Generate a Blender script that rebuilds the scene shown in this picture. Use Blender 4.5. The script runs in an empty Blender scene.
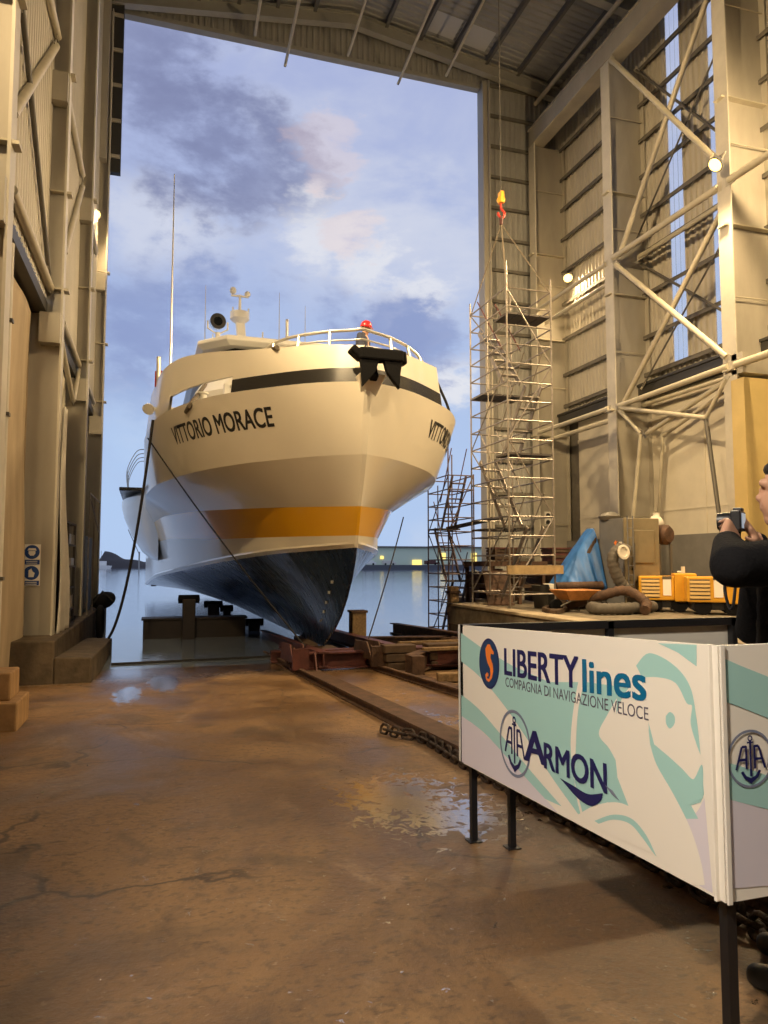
import bpy, bmesh, math, random
from mathutils import Vector, Matrix, noise as mnoise
from mathutils.geometry import tessellate_polygon
random.seed(7)
S = bpy.context.scene
COL = S.collection
PI = math.pi
# ------------------------------------------------------------------ camera
FPX = 720.0
CAM = Vector((0, 0, 1.45))
PITCH, YAW = math.radians(4.05), math.radians(17.24)
cd = bpy.data.cameras.new('camera'); cam = bpy.data.objects.new('camera', cd); COL.objects.link(cam)
cam.location = CAM; cam.rotation_euler = (PI/2 + PITCH, 0, -YAW)
cd.sensor_fit = 'HORIZONTAL'; cd.sensor_width = 36; cd.lens = 36*FPX/768; cd.clip_end = 3000; cd.clip_start = .05
S.camera = cam
_F = Vector((math.sin(YAW)*math.cos(PITCH), math.cos(YAW)*math.cos(PITCH), math.sin(PITCH)))
_R = Vector((math.cos(YAW), -math.sin(YAW), 0)); _U = _R.cross(_F)
def ray(px, py): return _F + _R*((px-384)/FPX) + _U*((512-py)/FPX)
def at(px, py, X=None, Y=None, Z=None, d=None):
    """measured point of the photograph on a known real plane"""
    r = ray(px, py)
    if X is not None: t = (X-CAM.x)/r.x
    elif Y is not None: t = (Y-CAM.y)/r.y
    elif Z is not None: t = (Z-CAM.z)/r.z
    else: t = d
    return CAM + r*t
SL = .05
def fz(y): return -SL*max(y, -6) if y < 30 else -SL*30
WATER = -.83
# ------------------------------------------------------------------ view
S.view_settings.view_transform = 'Standard'
try: S.view_settings.look = 'None'
except Exception: pass
S.view_settings.exposure = 0.0; S.view_settings.gamma = 1; S.view_settings.use_curve_mapping = False
try:
    S.cycles.use_denoising = True; S.cycles.max_bounces = 8; S.cycles.diffuse_bounces = 4; S.cycles.sample_clamp_indirect = 6
except Exception: pass
# ------------------------------------------------------------------ world
def lin(r, g, b):
    f = lambda c: (c/255/12.92) if c/255 <= .04045 else ((c/255+.055)/1.055)**2.4
    return (f(r), f(g), f(b), 1)
def make_world():
    w = bpy.data.worlds.new('sky'); S.world = w; w.use_nodes = True
    nt = w.node_tree; nt.nodes.clear(); N = nt.nodes.new; Lk = nt.links.new
    tc = N('ShaderNodeTexCoord'); D = tc.outputs['Generated']
    def math_(op, a, b=None, c=None):
        n = N('ShaderNodeMath'); n.operation = op
        for i, v in enumerate((a, b, c)):
            if v is None: continue
            if isinstance(v, (int, float)): n.inputs[i].default_value = v
            else: Lk(v, n.inputs[i])
        return n.outputs[0]
    def mix(f, a, b):
        n = N('ShaderNodeMix'); n.data_type = 'RGBA'
        for s, v in ((0, f), (6, a), (7, b)):
            if isinstance(v, (int, float)): n.inputs[s].default_value = v
            elif isinstance(v, tuple): n.inputs[s].default_value = v
            else: Lk(v, n.inputs[s])
        return n.outputs[2]
    def sstep(v, a, b):
        n = N('ShaderNodeMapRange'); n.interpolation_type = 'SMOOTHSTEP'
        Lk(v, n.inputs[0]); n.inputs[1].default_value = a; n.inputs[2].default_value = b
        return n.outputs[0]
    sep = N('ShaderNodeSeparateXYZ'); Lk(D, sep.inputs[0])
    el = sep.outputs[2]
    # stretched cloud noise
    mp = N('ShaderNodeMapping'); mp.inputs['Scale'].default_value = (3.2, 3.2, 6.5); mp.inputs['Location'].default_value = (1.3, .4, .2); Lk(D, mp.inputs[0])
    no = N('ShaderNodeTexNoise'); no.inputs['Scale'].default_value = 1.5; no.inputs['Detail'].default_value = 9; no.inputs['Roughness'].default_value = .55; no.inputs['Distortion'].default_value = .35; Lk(mp.outputs[0], no.inputs[0])
    nz = no.outputs[0]
    n2 = N('ShaderNodeTexNoise'); n2.inputs['Scale'].default_value = 9; n2.inputs['Detail'].default_value = 7; n2.inputs['Roughness'].default_value = .6; Lk(mp.outputs[0], n2.inputs[0])
    nf = n2.outputs[0]
    def blob(px, py, rad, amt=1.0, stretch=None):
        """a bank of cloud in one direction of the sky, edge broken up by the noise"""
        d = ray(px, py).normalized()
        n = N('ShaderNodeVectorMath'); n.operation = 'DISTANCE'; Lk(D, n.inputs[0]); n.inputs[1].default_value = d
        v = math_('ADD', n.outputs['Value'], math_('MULTIPLY', math_('SUBTRACT', nz, .5), -.30))
        v = math_('ADD', v, math_('MULTIPLY', math_('SUBTRACT', nf, .5), -.10))
        o = sstep(v, rad, rad*.12)
        return math_('MULTIPLY', o, amt)
    base = mix(sstep(el, .02, .62), lin(178, 202, 238), lin(170, 181, 220))
    base = mix(math_('MULTIPLY', sstep(nz, .44, .68), .35), base, lin(212, 218, 232))
    c = base
    for b in ((330, 235, .18, .55), (420, 260, .12, .5), (140, 235, .09, .75), (600, 200, .3, .3), (200, 250, .06, .5)):
        c = mix(blob(*b), c, lin(212, 217, 233))
    for b in ((130, 60, .10, .6), (165, 110, .10, .8), (215, 145, .09, .8), (260, 180, .08, .7), (300, 195, .05, .5), (150, 25, .09, .4)):
        c = mix(blob(*b), c, lin(128, 136, 174))
    for b in ((310, 243, .06, .8), (360, 272, .05, .8), (412, 300, .045, .8), (445, 385, .055, .95)):
        c = mix(blob(*b), c, lin(228, 230, 238))
    for b in ((150, 320, .10, .75), (210, 300, .075, .85), (270, 303, .075, .85), (330, 322, .07, .85), (390, 335, .065, .85), (432, 345, .05, .8), (110, 330, .10, .5), (60, 330, .15, .5)):
        c = mix(blob(*b), c, lin(142, 158, 203))
    for b in ((335, 150, .035, .35), (345, 240, .035, .4)):
        c = mix(blob(*b), c, lin(228, 206, 206))
    for b in ((100, 500, .12, .55), (120, 430, .06, .3)):
        c = mix(blob(*b), c, lin(178, 205, 242))
    low = sstep(el, -.02, -.2)
    c = mix(low, c, lin(70, 80, 100))
    bg = N('ShaderNodeBackground'); bg.inputs[1].default_value = 1.0
    Lk(c, bg.inputs[0])
    out = N('ShaderNodeOutputWorld'); Lk(bg.outputs[0], out.inputs[0])
make_world()
# ------------------------------------------------------------------ lamp strengths (the floodlights are built further down)
WARM = (1.0, .72, .38); NEUTRAL = (1.0, .87, .70)
P_GABLE, P_COLUMN, P_LEFT, P_BACK = 3000, 4000, 2600, 4700
# ------------------------------------------------------------------ materials
MATS = {}
def mat(name, col, rough=.6, metal=0., var=0., scale=4., bump=0., bscale=None, dark=None, stretch=(1, 1, 1), coat=0., emit=None, spec=.5, detail=6):
    if name in MATS: return MATS[name]
    m = bpy.data.materials.new(name); m.use_nodes = True; MATS[name] = m
    nt = m.node_tree; N = nt.nodes.new; Lk = nt.links.new; p = nt.nodes['Principled BSDF']
    p.inputs['Base Color'].default_value = (*col[:3], 1); p.inputs['Roughness'].default_value = rough; p.inputs['Metallic'].default_value = metal
    p.inputs['Coat Weight'].default_value = coat; p.inputs['Specular IOR Level'].default_value = spec
    if emit: p.inputs['Emission Color'].default_value = (*col[:3], 1); p.inputs['Emission Strength'].default_value = emit
    if var or bump:
        tc = N('ShaderNodeTexCoord'); mp = N('ShaderNodeMapping'); mp.inputs['Scale'].default_value = stretch; Lk(tc.outputs['Object'], mp.inputs[0])
        no = N('ShaderNodeTexNoise'); no.inputs['Scale'].default_value = scale; no.inputs['Detail'].default_value = detail; no.inputs['Roughness'].default_value = .62; Lk(mp.outputs[0], no.inputs[0])
        if var:
            r = N('ShaderNodeValToRGB'); r.color_ramp.elements[0].position = .35; r.color_ramp.elements[1].position = .68
            d = dark if dark else tuple(c*(1-var) for c in col[:3])
            r.color_ramp.elements[0].color = (*d[:3], 1); r.color_ramp.elements[1].color = (*col[:3], 1)
            Lk(no.outputs[0], r.inputs[0]); Lk(r.outputs[0], p.inputs['Base Color'])
        if bump:
            nb = N('ShaderNodeTexNoise'); nb.inputs['Scale'].default_value = bscale or scale*4; nb.inputs['Detail'].default_value = 5; Lk(mp.outputs[0], nb.inputs[0])
            b = N('ShaderNodeBump'); b.inputs['Strength'].default_value = bump; b.inputs['Distance'].default_value = .02; Lk(nb.outputs[0], b.inputs['Height']); Lk(b.outputs[0], p.inputs['Normal'])
    return m
def L3(r, g, b): return lin(r, g, b)[:3]
M = dict(
    clad=mat('cladding', (.50, .46, .385), .5, var=.18, scale=1.1, stretch=(1, 1, .25)),
    clad_grey=mat('grey_cladding', (.34, .33, .30), .55, var=.15, scale=1.0),
    girt=mat('girt_steel', (.16, .145, .12), .6, var=.3, scale=3),
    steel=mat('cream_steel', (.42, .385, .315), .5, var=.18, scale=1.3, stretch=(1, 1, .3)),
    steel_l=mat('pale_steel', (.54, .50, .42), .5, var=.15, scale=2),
    tube=mat('tube_steel', (.50, .45, .34), .45, var=.15, scale=3),
    dark_tube=mat('dark_tube', (.10, .09, .075), .5),
    black=mat('black_paint', (.012, .012, .014), .4),
    blackbeam=mat('dark_beam', (.035, .033, .03), .5),
    roofm=mat('roof_deck', (.30, .30, .29), .6, var=.2, scale=.8),
    purlin=mat('purlin_steel', (.12, .115, .11), .6),
    roofbeam=mat('roof_beam', (.33, .32, .28), .55, var=.15, scale=1.5),
    plaster=mat('cream_plaster', (.62, .57, .47), .75, var=.12, scale=1.2),
    plinth=mat('grey_plinth', (.20, .19, .175), .8, var=.2, scale=2),
    yellowpanel=mat('yellow_door_panel', (.58, .44, .18), .5, var=.12, scale=1.5),
    conc=mat('old_concrete', (.26, .215, .155), .85, var=.55, scale=2.2, bump=.5, bscale=14),
    concdark=mat('dirty_concrete', (.13, .095, .06), .85, var=.6, scale=2.5, bump=.6, bscale=10),
    ledge=mat('pale_ledge', (.48, .39, .27), .8, var=.4, scale=3, bump=.3),
    timber=mat('timber', (.30, .19, .09), .8, var=.5, scale=3, stretch=(6, 1, 6), bump=.4),
    timber_d=mat('dark_timber', (.10, .06, .035), .85, var=.5, scale=4, bump=.5),
    rust=mat('rusty_steel', (.12, .062, .036), .75, var=.6, scale=5, bump=.5, bscale=30),
    rustred=mat('red_oxide_steel', (.12, .035, .028), .6, var=.5, scale=4, bump=.3),
    scaf=mat('galvanised_tube', (.34, .30, .26), .4, .5, var=.35, scale=8),
    scafred=mat('rusty_tube', (.13, .085, .08), .55, .2, var=.4, scale=8),
    plank=mat('scaffold_plank', (.42, .30, .15), .8, var=.4, scale=5),
    deckdark=mat('dark_deck', (.06, .05, .045), .8),
    white=mat('ship_white', (.76, .70, .58), .3, var=.05, scale=.6, coat=.5, spec=.5),
    whitepart=mat('white_paint', (.78, .76, .70), .35),
    yel=mat('ship_yellow', (.72, .36, .012), .28, coat=.8),
    band=mat('ship_black_band', (.012, .011, .010), .25),
    glass=mat('dark_glass', (.01, .012, .015), .05),
    alu=mat('satin_rail', (.62, .60, .55), .3, .6),
    chrome=mat('chrome', (.75, .75, .75), .12, 1.),
    wetdark=mat('wet_dark_steel', (.022, .014, .012), .5, var=.4, scale=5),
    rope=mat('rope', (.20, .165, .12), .95, var=.4, scale=40),
    ropedark=mat('dark_rope', (.03, .028, .028), .9, var=.3, scale=40),
    navyletter=mat('navy_print', L3(28, 32, 92), .4),
    blueletter=mat('blue_print', L3(0, 104, 150), .4),
    thin=mat('grey_print', L3(95, 92, 110), .5),
    ring=mat('grey_blue_print', L3(120, 128, 152), .5),
    teal=mat('pale_teal_print', L3(164, 208, 206), .45),
    panel=mat('white_panel', L3(236, 230, 220), .45),
    lav=mat('pale_lilac_print', L3(216, 210, 222), .45),
    backpanel=mat('panel_back', (.62, .60, .55), .6),
    orange=mat('orange_print', L3(240, 130, 50), .4),
    navydisc=mat('dark_blue_print', L3(14, 58, 104), .4),
    chain=mat('rusty_chain', (.07, .045, .03), .6, .4, var=.5, scale=20, bump=.4),
    coat=mat('black_coat', (.006, .006, .008), .9, var=.3, scale=20, bump=.3, spec=.2),
    trouser=mat('dark_trousers', (.02, .022, .03), .85),
    skin=mat('skin', (.52, .29, .19), .5),
    hair=mat('dark_hair', (.015, .011, .009), .6, bump=.6, bscale=60),
    shoe=mat('black_shoe', (.012, .012, .012), .5),
    overall=mat('navy_overall', (.02, .025, .05), .8),
    helmet=mat('red_helmet', (.42, .02, .025), .3),
    tarp=mat('blue_tarp', (.03, .15, .46), .5, var=.3, scale=3, bump=.12, bscale=9),
    cab_d=mat('slate_cabinet', (.16, .16, .165), .5, var=.15, scale=3),
    cab=mat('olive_cabinet', (.22, .18, .11), .5, var=.2, scale=3),
    yelmach=mat('yellow_machine', (.72, .36, .03), .4, var=.12, scale=3),
    slat=mat('louvre_slat', (.50, .33, .12), .5),
    hose=mat('grey_duct', (.11, .095, .08), .7, var=.3, scale=10),
    sack=mat('white_sack', (.62, .58, .5), .8),
    orangetray=mat('orange_tray', (.55, .23, .06), .5, var=.3, scale=6),
    blue=mat('sign_blue', L3(24, 64, 130), .5),
    red=mat('sign_red', L3(190, 50, 35), .5),
    rubber=mat('rubber', (.006, .006, .007), .85, spec=.15, bump=.3, bscale=20),
    cloth=mat('dusty_sheet', (.46, .36, .24), .85, var=.25, scale=2, stretch=(1, 1, .3)),
    clothw=mat('white_sheet', (.55, .51, .45), .85, var=.15, scale=3),
    panelbrown=mat('brown_boards', (.42, .31, .19), .65, var=.5, scale=2.2, stretch=(4, 4, .25)),
    hill=mat('dark_hillside', (.035, .03, .03), .95, var=.4, scale=.15),
    farwall=mat('pale_green_sheeting', (.66, .74, .56), .8),
    quaystone=mat('far_quay_stone', (.09, .09, .10), .9),
    lampface=mat('lamp_lens', (1.0, .74, .26), .3, emit=3.2),
    lampwin=mat('lit_doorway', (1.0, .72, .18), .5, emit=1.3),
    screen=mat('lit_screen', (.5, .6, .7), .3, emit=.5),
    wood=mat('wood_block', (.42, .25, .11), .8, var=.4, scale=4, stretch=(1, 5, 1), bump=.3),
)
def mk_translucent():
    m = bpy.data.materials.new('translucent_sheet'); m.use_nodes = True; nt = m.node_tree; nt.nodes.clear()
    t = nt.nodes.new('ShaderNodeBsdfTranslucent'); t.inputs[0].default_value = (.95, .97, 1, 1)
    d = nt.nodes.new('ShaderNodeBsdfTransparent'); d.inputs[0].default_value = (1, 1, .98, 1)
    mx = nt.nodes.new('ShaderNodeMixShader'); mx.inputs[0].default_value = .85
    o = nt.nodes.new('ShaderNodeOutputMaterial'); nt.links.new(t.outputs[0], mx.inputs[1]); nt.links.new(d.outputs[0], mx.inputs[2]); nt.links.new(mx.outputs[0], o.inputs[0]); return m
M['trans'] = mk_translucent()
def mk_navy():
    m = bpy.data.materials.new('ship_navy'); m.use_nodes = True; nt = m.node_tree; N = nt.nodes.new; Lk = nt.links.new; p = nt.nodes['Principled BSDF']
    p.inputs['Base Color'].default_value = (.010, .022, .055, 1); p.inputs['Coat Weight'].default_value = .6; p.inputs['Coat Roughness'].default_value = .10
    tc = N('ShaderNodeTexCoord'); mp = N('ShaderNodeMapping'); mp.inputs['Scale'].default_value = (.5, 3.2, .5); mp.inputs['Rotation'].default_value = (.0, 0, 0); Lk(tc.outputs['Object'], mp.inputs[0])
    no = N('ShaderNodeTexNoise'); no.inputs['Scale'].default_value = 2.2; no.inputs['Detail'].default_value = 4; Lk(mp.outputs[0], no.inputs[0])
    mr = N('ShaderNodeMapRange'); mr.inputs[1].default_value = .35; mr.inputs[2].default_value = .65; mr.inputs[3].default_value = .16; mr.inputs[4].default_value = .38; Lk(no.outputs[0], mr.inputs[0]); Lk(mr.outputs[0], p.inputs['Roughness'])
    b = N('ShaderNodeBump'); b.inputs['Strength'].default_value = .2; b.inputs['Distance'].default_value = .05; Lk(no.outputs[0], b.inputs['Height']); Lk(b.outputs[0], p.inputs['Normal']); Lk(b.outputs[0], p.inputs['Coat Normal'])
    return m
M['navy'] = mk_navy()
def mk_water():
    m = bpy.data.materials.new('harbour_water'); m.use_nodes = True; nt = m.node_tree; N = nt.nodes.new; Lk = nt.links.new; p = nt.nodes['Principled BSDF']
    p.inputs['Base Color'].default_value = (.17, .21, .27, 1); p.inputs['Roughness'].default_value = .07; p.inputs['IOR'].default_value = 2.2; p.inputs['Specular IOR Level'].default_value = 1.0
    tc = N('ShaderNodeTexCoord'); mp = N('ShaderNodeMapping'); mp.inputs['Scale'].default_value = (1, 1.6, 1); Lk(tc.outputs['Object'], mp.inputs[0])
    no = N('ShaderNodeTexNoise'); no.inputs['Scale'].default_value = 3.0; no.inputs['Detail'].default_value = 4; no.inputs['Roughness'].default_value = .55; Lk(mp.outputs[0], no.inputs[0])
    b = N('ShaderNodeBump'); b.inputs['Strength'].default_value = .07; b.inputs['Distance'].default_value = .12; Lk(no.outputs[0], b.inputs['Height']); Lk(b.outputs[0], p.inputs['Normal'])
    return m
M['water'] = mk_water()
def mk_floor():
    m = bpy.data.materials.new('wet_slipway_concrete'); m.use_nodes = True; nt = m.node_tree; N = nt.nodes.new; Lk = nt.links.new; p = nt.nodes['Principled BSDF']
    tc = N('ShaderNodeTexCoord'); O = tc.outputs['Object']
    def noise(sc, det=6, ro=.6, st=(1, 1, 1), dis=0):
        mp = N('ShaderNodeMapping'); mp.inputs['Scale'].default_value = st; Lk(O, mp.inputs[0])
        n = N('ShaderNodeTexNoise'); n.inputs['Scale'].default_value = sc; n.inputs['Detail'].default_value = det; n.inputs['Roughness'].default_value = ro; n.inputs['Distortion'].default_value = dis; Lk(mp.outputs[0], n.inputs[0]); return n.outputs[0]
    def mth(op, a, b):
        n = N('ShaderNodeMath'); n.operation = op
        for i, v in enumerate((a, b)):
            if isinstance(v, (int, float)): n.inputs[i].default_value = v
            else: Lk(v, n.inputs[i])
        return n.outputs[0]
    def ss(v, a, b, lo=0., hi=1.):
        n = N('ShaderNodeMapRange'); n.interpolation_type = 'SMOOTHSTEP'; Lk(v, n.inputs[0]); n.inputs[1].default_value = a; n.inputs[2].default_value = b; n.inputs[3].default_value = lo; n.inputs[4].default_value = hi; return n.outputs[0]
    def mix(f, a, b):
        n = N('ShaderNodeMix'); n.data_type = 'RGBA'
        for s, v in ((0, f), (6, a), (7, b)):
            if isinstance(v, (int, float)): n.inputs[s].default_value = v
            elif isinstance(v, tuple): n.inputs[s].default_value = v
            else: Lk(v, n.inputs[s])
        return n.outputs[2]
    big = noise(.55, 6, .65, (1, .7, 1), .4); mid = noise(2.6, 8, .7, (1, .8, 1)); fine = noise(22, 6, .7)
    c = mix(ss(big, .36, .66), (.135, .074, .034, 1), (.28, .165, .075, 1))
    c = mix(mth('MULTIPLY', ss(mid, .5, .68), .75), c, (.115, .068, .036, 1))
    c = mix(mth('MULTIPLY', ss(noise(1.3, 7, .7, (1, .6, 1), .8), .55, .7), .65), c, (.36, .235, .13, 1))
    c = mix(mth('MULTIPLY', ss(fine, .48, .66), .6), c, (.085, .055, .034, 1))
    c = mix(mth('MULTIPLY', ss(noise(30, 3, .5), .66, .72), .3), c, (.42, .33, .23, 1))
    c = mix(mth('MULTIPLY', ss(noise(15, 4, .55, (.6, 1.3, 1)), .60, .68), .6), c, (.06, .036, .02, 1))
    c = mix(mth('MULTIPLY', ss(noise(.85, 5, .6, (1, .8, 1), .9), .52, .66), .6), c, (.085, .056, .034, 1))
    # wandering cracks
    mp = N('ShaderNodeMapping'); Lk(O, mp.inputs[0])
    dn = N('ShaderNodeTexNoise'); dn.inputs['Scale'].default_value = 1.6; dn.inputs['Detail'].default_value = 5; Lk(O, dn.inputs[0])
    va = N('ShaderNodeVectorMath'); va.operation = 'MULTIPLY_ADD'; Lk(dn.outputs[1], va.inputs[0]); va.inputs[1].default_value = (.9, .9, 0); Lk(O, va.inputs[2])
    vo = N('ShaderNodeTexVoronoi'); vo.feature = 'DISTANCE_TO_EDGE'; vo.inputs['Scale'].default_value = .38; Lk(va.outputs[0], vo.inputs[0])
    cr = mth('MULTIPLY', ss(vo.outputs['Distance'], .010, .002), ss(noise(.5, 2), .42, .50))
    c = mix(mth('MULTIPLY', cr, .75), c, (.03, .02, .012, 1))
    # standing water: splashes where the slab is low
    def pud(x, y, rx, ry, amt):
        n = N('ShaderNodeMapping'); n.vector_type = 'POINT'; n.inputs['Location'].default_value = (-x/rx, -y/ry, 0); n.inputs['Scale'].default_value = (1/rx, 1/ry, 0); Lk(O, n.inputs[0])
        l = N('ShaderNodeVectorMath'); l.operation = 'LENGTH'; Lk(n.outputs[0], l.inputs[0])
        return ss(l.outputs['Value'], 1.0, .0, 0, amt)
    pm = None
    for q in PUDDLES:
        v = pud(*q); pm = v if pm is None else mth('MAXIMUM', pm, v)
    pn = noise(11, 6, .72, (1, .8, 1), .6)
    wet = ss(mth('ADD', pm, mth('MULTIPLY', mth('SUBTRACT', pn, .5), 3.6)), .55, .60)
    sx = N('ShaderNodeSeparateXYZ'); Lk(O, sx.inputs[0])
    shore = ss(mth('ADD', sx.outputs[1], mth('MULTIPLY', mth('SUBTRACT', pn, .5), 3)), 13.3, 15.6)
    wet = mth('MAXIMUM', wet, mth('MULTIPLY', shore, .75))
    damp = ss(big, .40, .58)
    c = mix(mth('MULTIPLY', wet, .5), c, (.05, .035, .02, 1))
    rg = mix(damp, (.36, .36, .36, 1), (.62, .62, .62, 1))
    rg = mix(wet, rg, (.03, .03, .03, 1))
    Lk(c, p.inputs['Base Color']); Lk(rg, p.inputs['Roughness']); Lk(ss(wet, 0, 1, 1.45, 7), p.inputs['IOR'])
    b = N('ShaderNodeBump'); b.inputs['Distance'].default_value = .02
    hgt = mth('ADD', mth('MULTIPLY', fine, .5), mth('MULTIPLY', mid, 1.6)); Lk(hgt, b.inputs['Height']); Lk(ss(wet, 0, 1, .55, .38), b.inputs['Strength'])
    nm = N('ShaderNodeMix'); nm.data_type = 'VECTOR'; Lk(mth('MULTIPLY', wet, .75), nm.inputs[0]); Lk(b.outputs[0], nm.inputs[4]); nm.inputs[5].default_value = (0, 0, 1); Lk(nm.outputs[1], p.inputs['Normal'])      # standing water lies level
    return m
def fl(px, py):
    """floor point: slipway plane z = -SL*y"""
    r = ray(px, py); t = -CAM.z/(r.z+SL*r.y); return CAM+r*t
_pa, _pb, _pc, _pd = fl(405, 800), fl(128, 694), fl(165, 686), fl(460, 815)
PUDDLES = [(_pa.x, _pa.y, .85, 1.3, .95), (_pd.x, _pd.y, .8, .8, .85), (_pb.x, _pb.y, .34, 1.8, 1.5), (_pc.x, _pc.y+.6, .42, 2.2, 1.6), (3.2, 8.0, .9, 1.8, .42)]
M['floor'] = mk_floor()
# ------------------------------------------------------------------ helpers
W = {}
def tag(o, label=None, cat=None, group=None, kind=None):
    if label: o['label'] = label
    if cat: o['category'] = cat
    if group: o['group'] = group
    if kind: o['kind'] = kind
    return o
def thing(name, label, cat, loc=(0, 0, 0), group=None, kind=None):
    o = bpy.data.objects.new(name, None); COL.objects.link(o); o.location = loc; o.empty_display_size = .2
    W[o.name] = Vector(loc); return tag(o, label, cat, group, kind)
class MB:
    def __init__(s): s.v = []; s.f = []; s.m = []
    def add(s, vs, fs, mi=0):
        b = len(s.v); s.v += [Vector(q) for q in vs]; s.f += [tuple(b+i for i in f) for f in fs]; s.m += [mi]*len(fs); return s
    def box(s, x0, x1, y0, y1, z0, z1, mi=0):
        return s.add([(x0, y0, z0), (x1, y0, z0), (x1, y1, z0), (x0, y1, z0), (x0, y0, z1), (x1, y0, z1), (x1, y1, z1), (x0, y1, z1)],
                     [(0, 3, 2, 1), (4, 5, 6, 7), (0, 1, 5, 4), (1, 2, 6, 5), (2, 3, 7, 6), (3, 0, 4, 7)], mi)
    def bar(s, p0, p1, w, h, up=(0, 0, 1), mi=0):
        p0, p1 = Vector(p0), Vector(p1); d = (p1-p0).normalized(); u = Vector(up)
        if abs(d.dot(u)) > .98: u = Vector((0, 1, 0))
        a = d.cross(u).normalized()*(w/2); b = a.cross(d).normalized()*(h/2)
        return s.add([p0-a-b, p0+a-b, p0+a+b, p0-a+b, p1-a-b, p1+a-b, p1+a+b, p1-a+b],
                     [(0, 1, 2, 3), (7, 6, 5, 4), (0, 4, 5, 1), (1, 5, 6, 2), (2, 6, 7, 3), (3, 7, 4, 0)], mi)
    def tube(s, pts, r, n=8, closed=False, cap=True, mi=0):
        pts = [Vector(p) for p in pts]; k = len(pts); rr = r if isinstance(r, (list, tuple)) else [r]*k
        vs = []; prev = None
        for i, p in enumerate(pts):
            if closed: d = pts[(i+1) % k]-pts[i-1]
            else: d = pts[min(i+1, k-1)]-pts[max(i-1, 0)]
            d = d.normalized() if d.length > 1e-9 else Vector((0, 0, 1))
            if prev is None:
                u = Vector((0, 0, 1)) if abs(d.z) < .9 else Vector((1, 0, 0)); a = d.cross(u).normalized()
            else:
                a = prev-d*prev.dot(d); a = a.normalized() if a.length > 1e-6 else d.orthogonal().normalized()
            prev = a; b = d.cross(a)
            for j in range(n):
                t = 2*PI*j/n; vs.append(p+(a*math.cos(t)+b*math.sin(t))*rr[i])
        fs = []
        for i in range(k if closed else k-1):
            i2 = (i+1) % k
            for j in range(n): fs.append((i*n+j, i*n+(j+1) % n, i2*n+(j+1) % n, i2*n+j))
        if cap and not closed: fs += [tuple(range(n))[::-1], tuple((k-1)*n+j for j in range(n))]
        return s.add(vs, fs, mi)
    def lathe(s, prof, o, axis=(0, 0, 1), n=20, mi=0):
        ax = Vector(axis).normalized(); a = ax.orthogonal().normalized(); b = ax.cross(a); o = Vector(o); vs = []; k = len(prof)
        for r, z in prof:
            for j in range(n):
                t = 2*PI*j/n; vs.append(o+ax*z+(a*math.cos(t)+b*math.sin(t))*max(r, 1e-4))
        fs = [(i*n+j, i*n+(j+1) % n, (i+1)*n+(j+1) % n, (i+1)*n+j) for i in range(k-1) for j in range(n)]
        fs += [tuple(range(n))[::-1], tuple((k-1)*n+j for j in range(n))]
        return s.add(vs, fs, mi)
    def prism(s, poly, o, ux, uy, dep, mi=0):
        o, ux, uy, dep = Vector(o), Vector(ux), Vector(uy), Vector(dep); n = len(poly)
        vs = [o+ux*x+uy*y for x, y in poly]; vs += [q+dep for q in vs]
        t = tessellate_polygon([[Vector((x, y, 0)) for x, y in poly]])
        fs = [tuple(q) for q in t]+[tuple(i+n for i in reversed(q)) for q in t]+[(i, (i+1) % n, (i+1) % n+n, i+n) for i in range(n)]
        return s.add(vs, fs, mi)
    def grid(s, fn, nu, nv, mi=0, wrapu=False):
        vs = [fn(i/nu, j/nv) for i in range(nu+1) for j in range(nv+1)]
        fs = [(i*(nv+1)+j, i*(nv+1)+j+1, (i+1)*(nv+1)+j+1, (i+1)*(nv+1)+j) for i in range(nu) for j in range(nv)]
        return s.add(vs, fs, mi)
    def build(s, name, mats, parent=None, smooth=None, bevel=0, recalc=True, subd=0, solid=0):
        me = bpy.data.meshes.new(name)
        if parent is not None: off = W[parent.name]
        else:
            xs = [v.x for v in s.v]; ys = [v.y for v in s.v]; zs = [v.z for v in s.v]
            off = Vector(((min(xs)+max(xs))/2, (min(ys)+max(ys))/2, min(zs)))
        me.from_pydata([tuple(v-off) for v in s.v], [], s.f)
        if recalc:
            bm = bmesh.new(); bm.from_mesh(me); bmesh.ops.recalc_face_normals(bm, faces=bm.faces); bm.to_mesh(me); bm.free()
        for q in (mats if isinstance(mats, (list, tuple)) else [mats]): me.materials.append(M[q] if isinstance(q, str) else q)
        me.polygons.foreach_set('material_index', s.m)
        if smooth:
            me.polygons.foreach_set('use_smooth', [True]*len(me.polygons))
            if smooth < 180: me.set_sharp_from_angle(angle=math.radians(smooth))
        o = bpy.data.objects.new(name, me); COL.objects.link(o)
        if parent is not None: o.parent = parent; W[o.name] = off
        else: o.location = off; W[o.name] = off
        if solid: q = o.modifiers.new('solid', 'SOLIDIFY'); q.thickness = solid; q.offset = 0
        if bevel: q = o.modifiers.new('bevel', 'BEVEL'); q.width = bevel; q.segments = 2; q.limit_method = 'ANGLE'; q.angle_limit = .7
        if subd: q = o.modifiers.new('sub', 'SUBSURF'); q.levels = subd; q.render_levels = subd
        return o
def struct(o, label=None, cat=None): o['kind'] = 'structure'; return tag(o, label, cat)
def sub(o, parent):
    """hang a built mesh one level deeper, keeping its place (all parts of a thing share the thing's origin)"""
    o.parent = parent; return o
def dup(root, loc, label=None, group=None):
    r = root.copy(); COL.objects.link(r); r.location = loc; W[r.name] = Vector(loc)
    if label: r['label'] = label
    if group: r['group'] = group
    for ch in list(root.children):
        c = ch.copy(); COL.objects.link(c); c.parent = r
        for g in list(ch.children):
            d = g.copy(); COL.objects.link(d); d.parent = c
    return r
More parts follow.
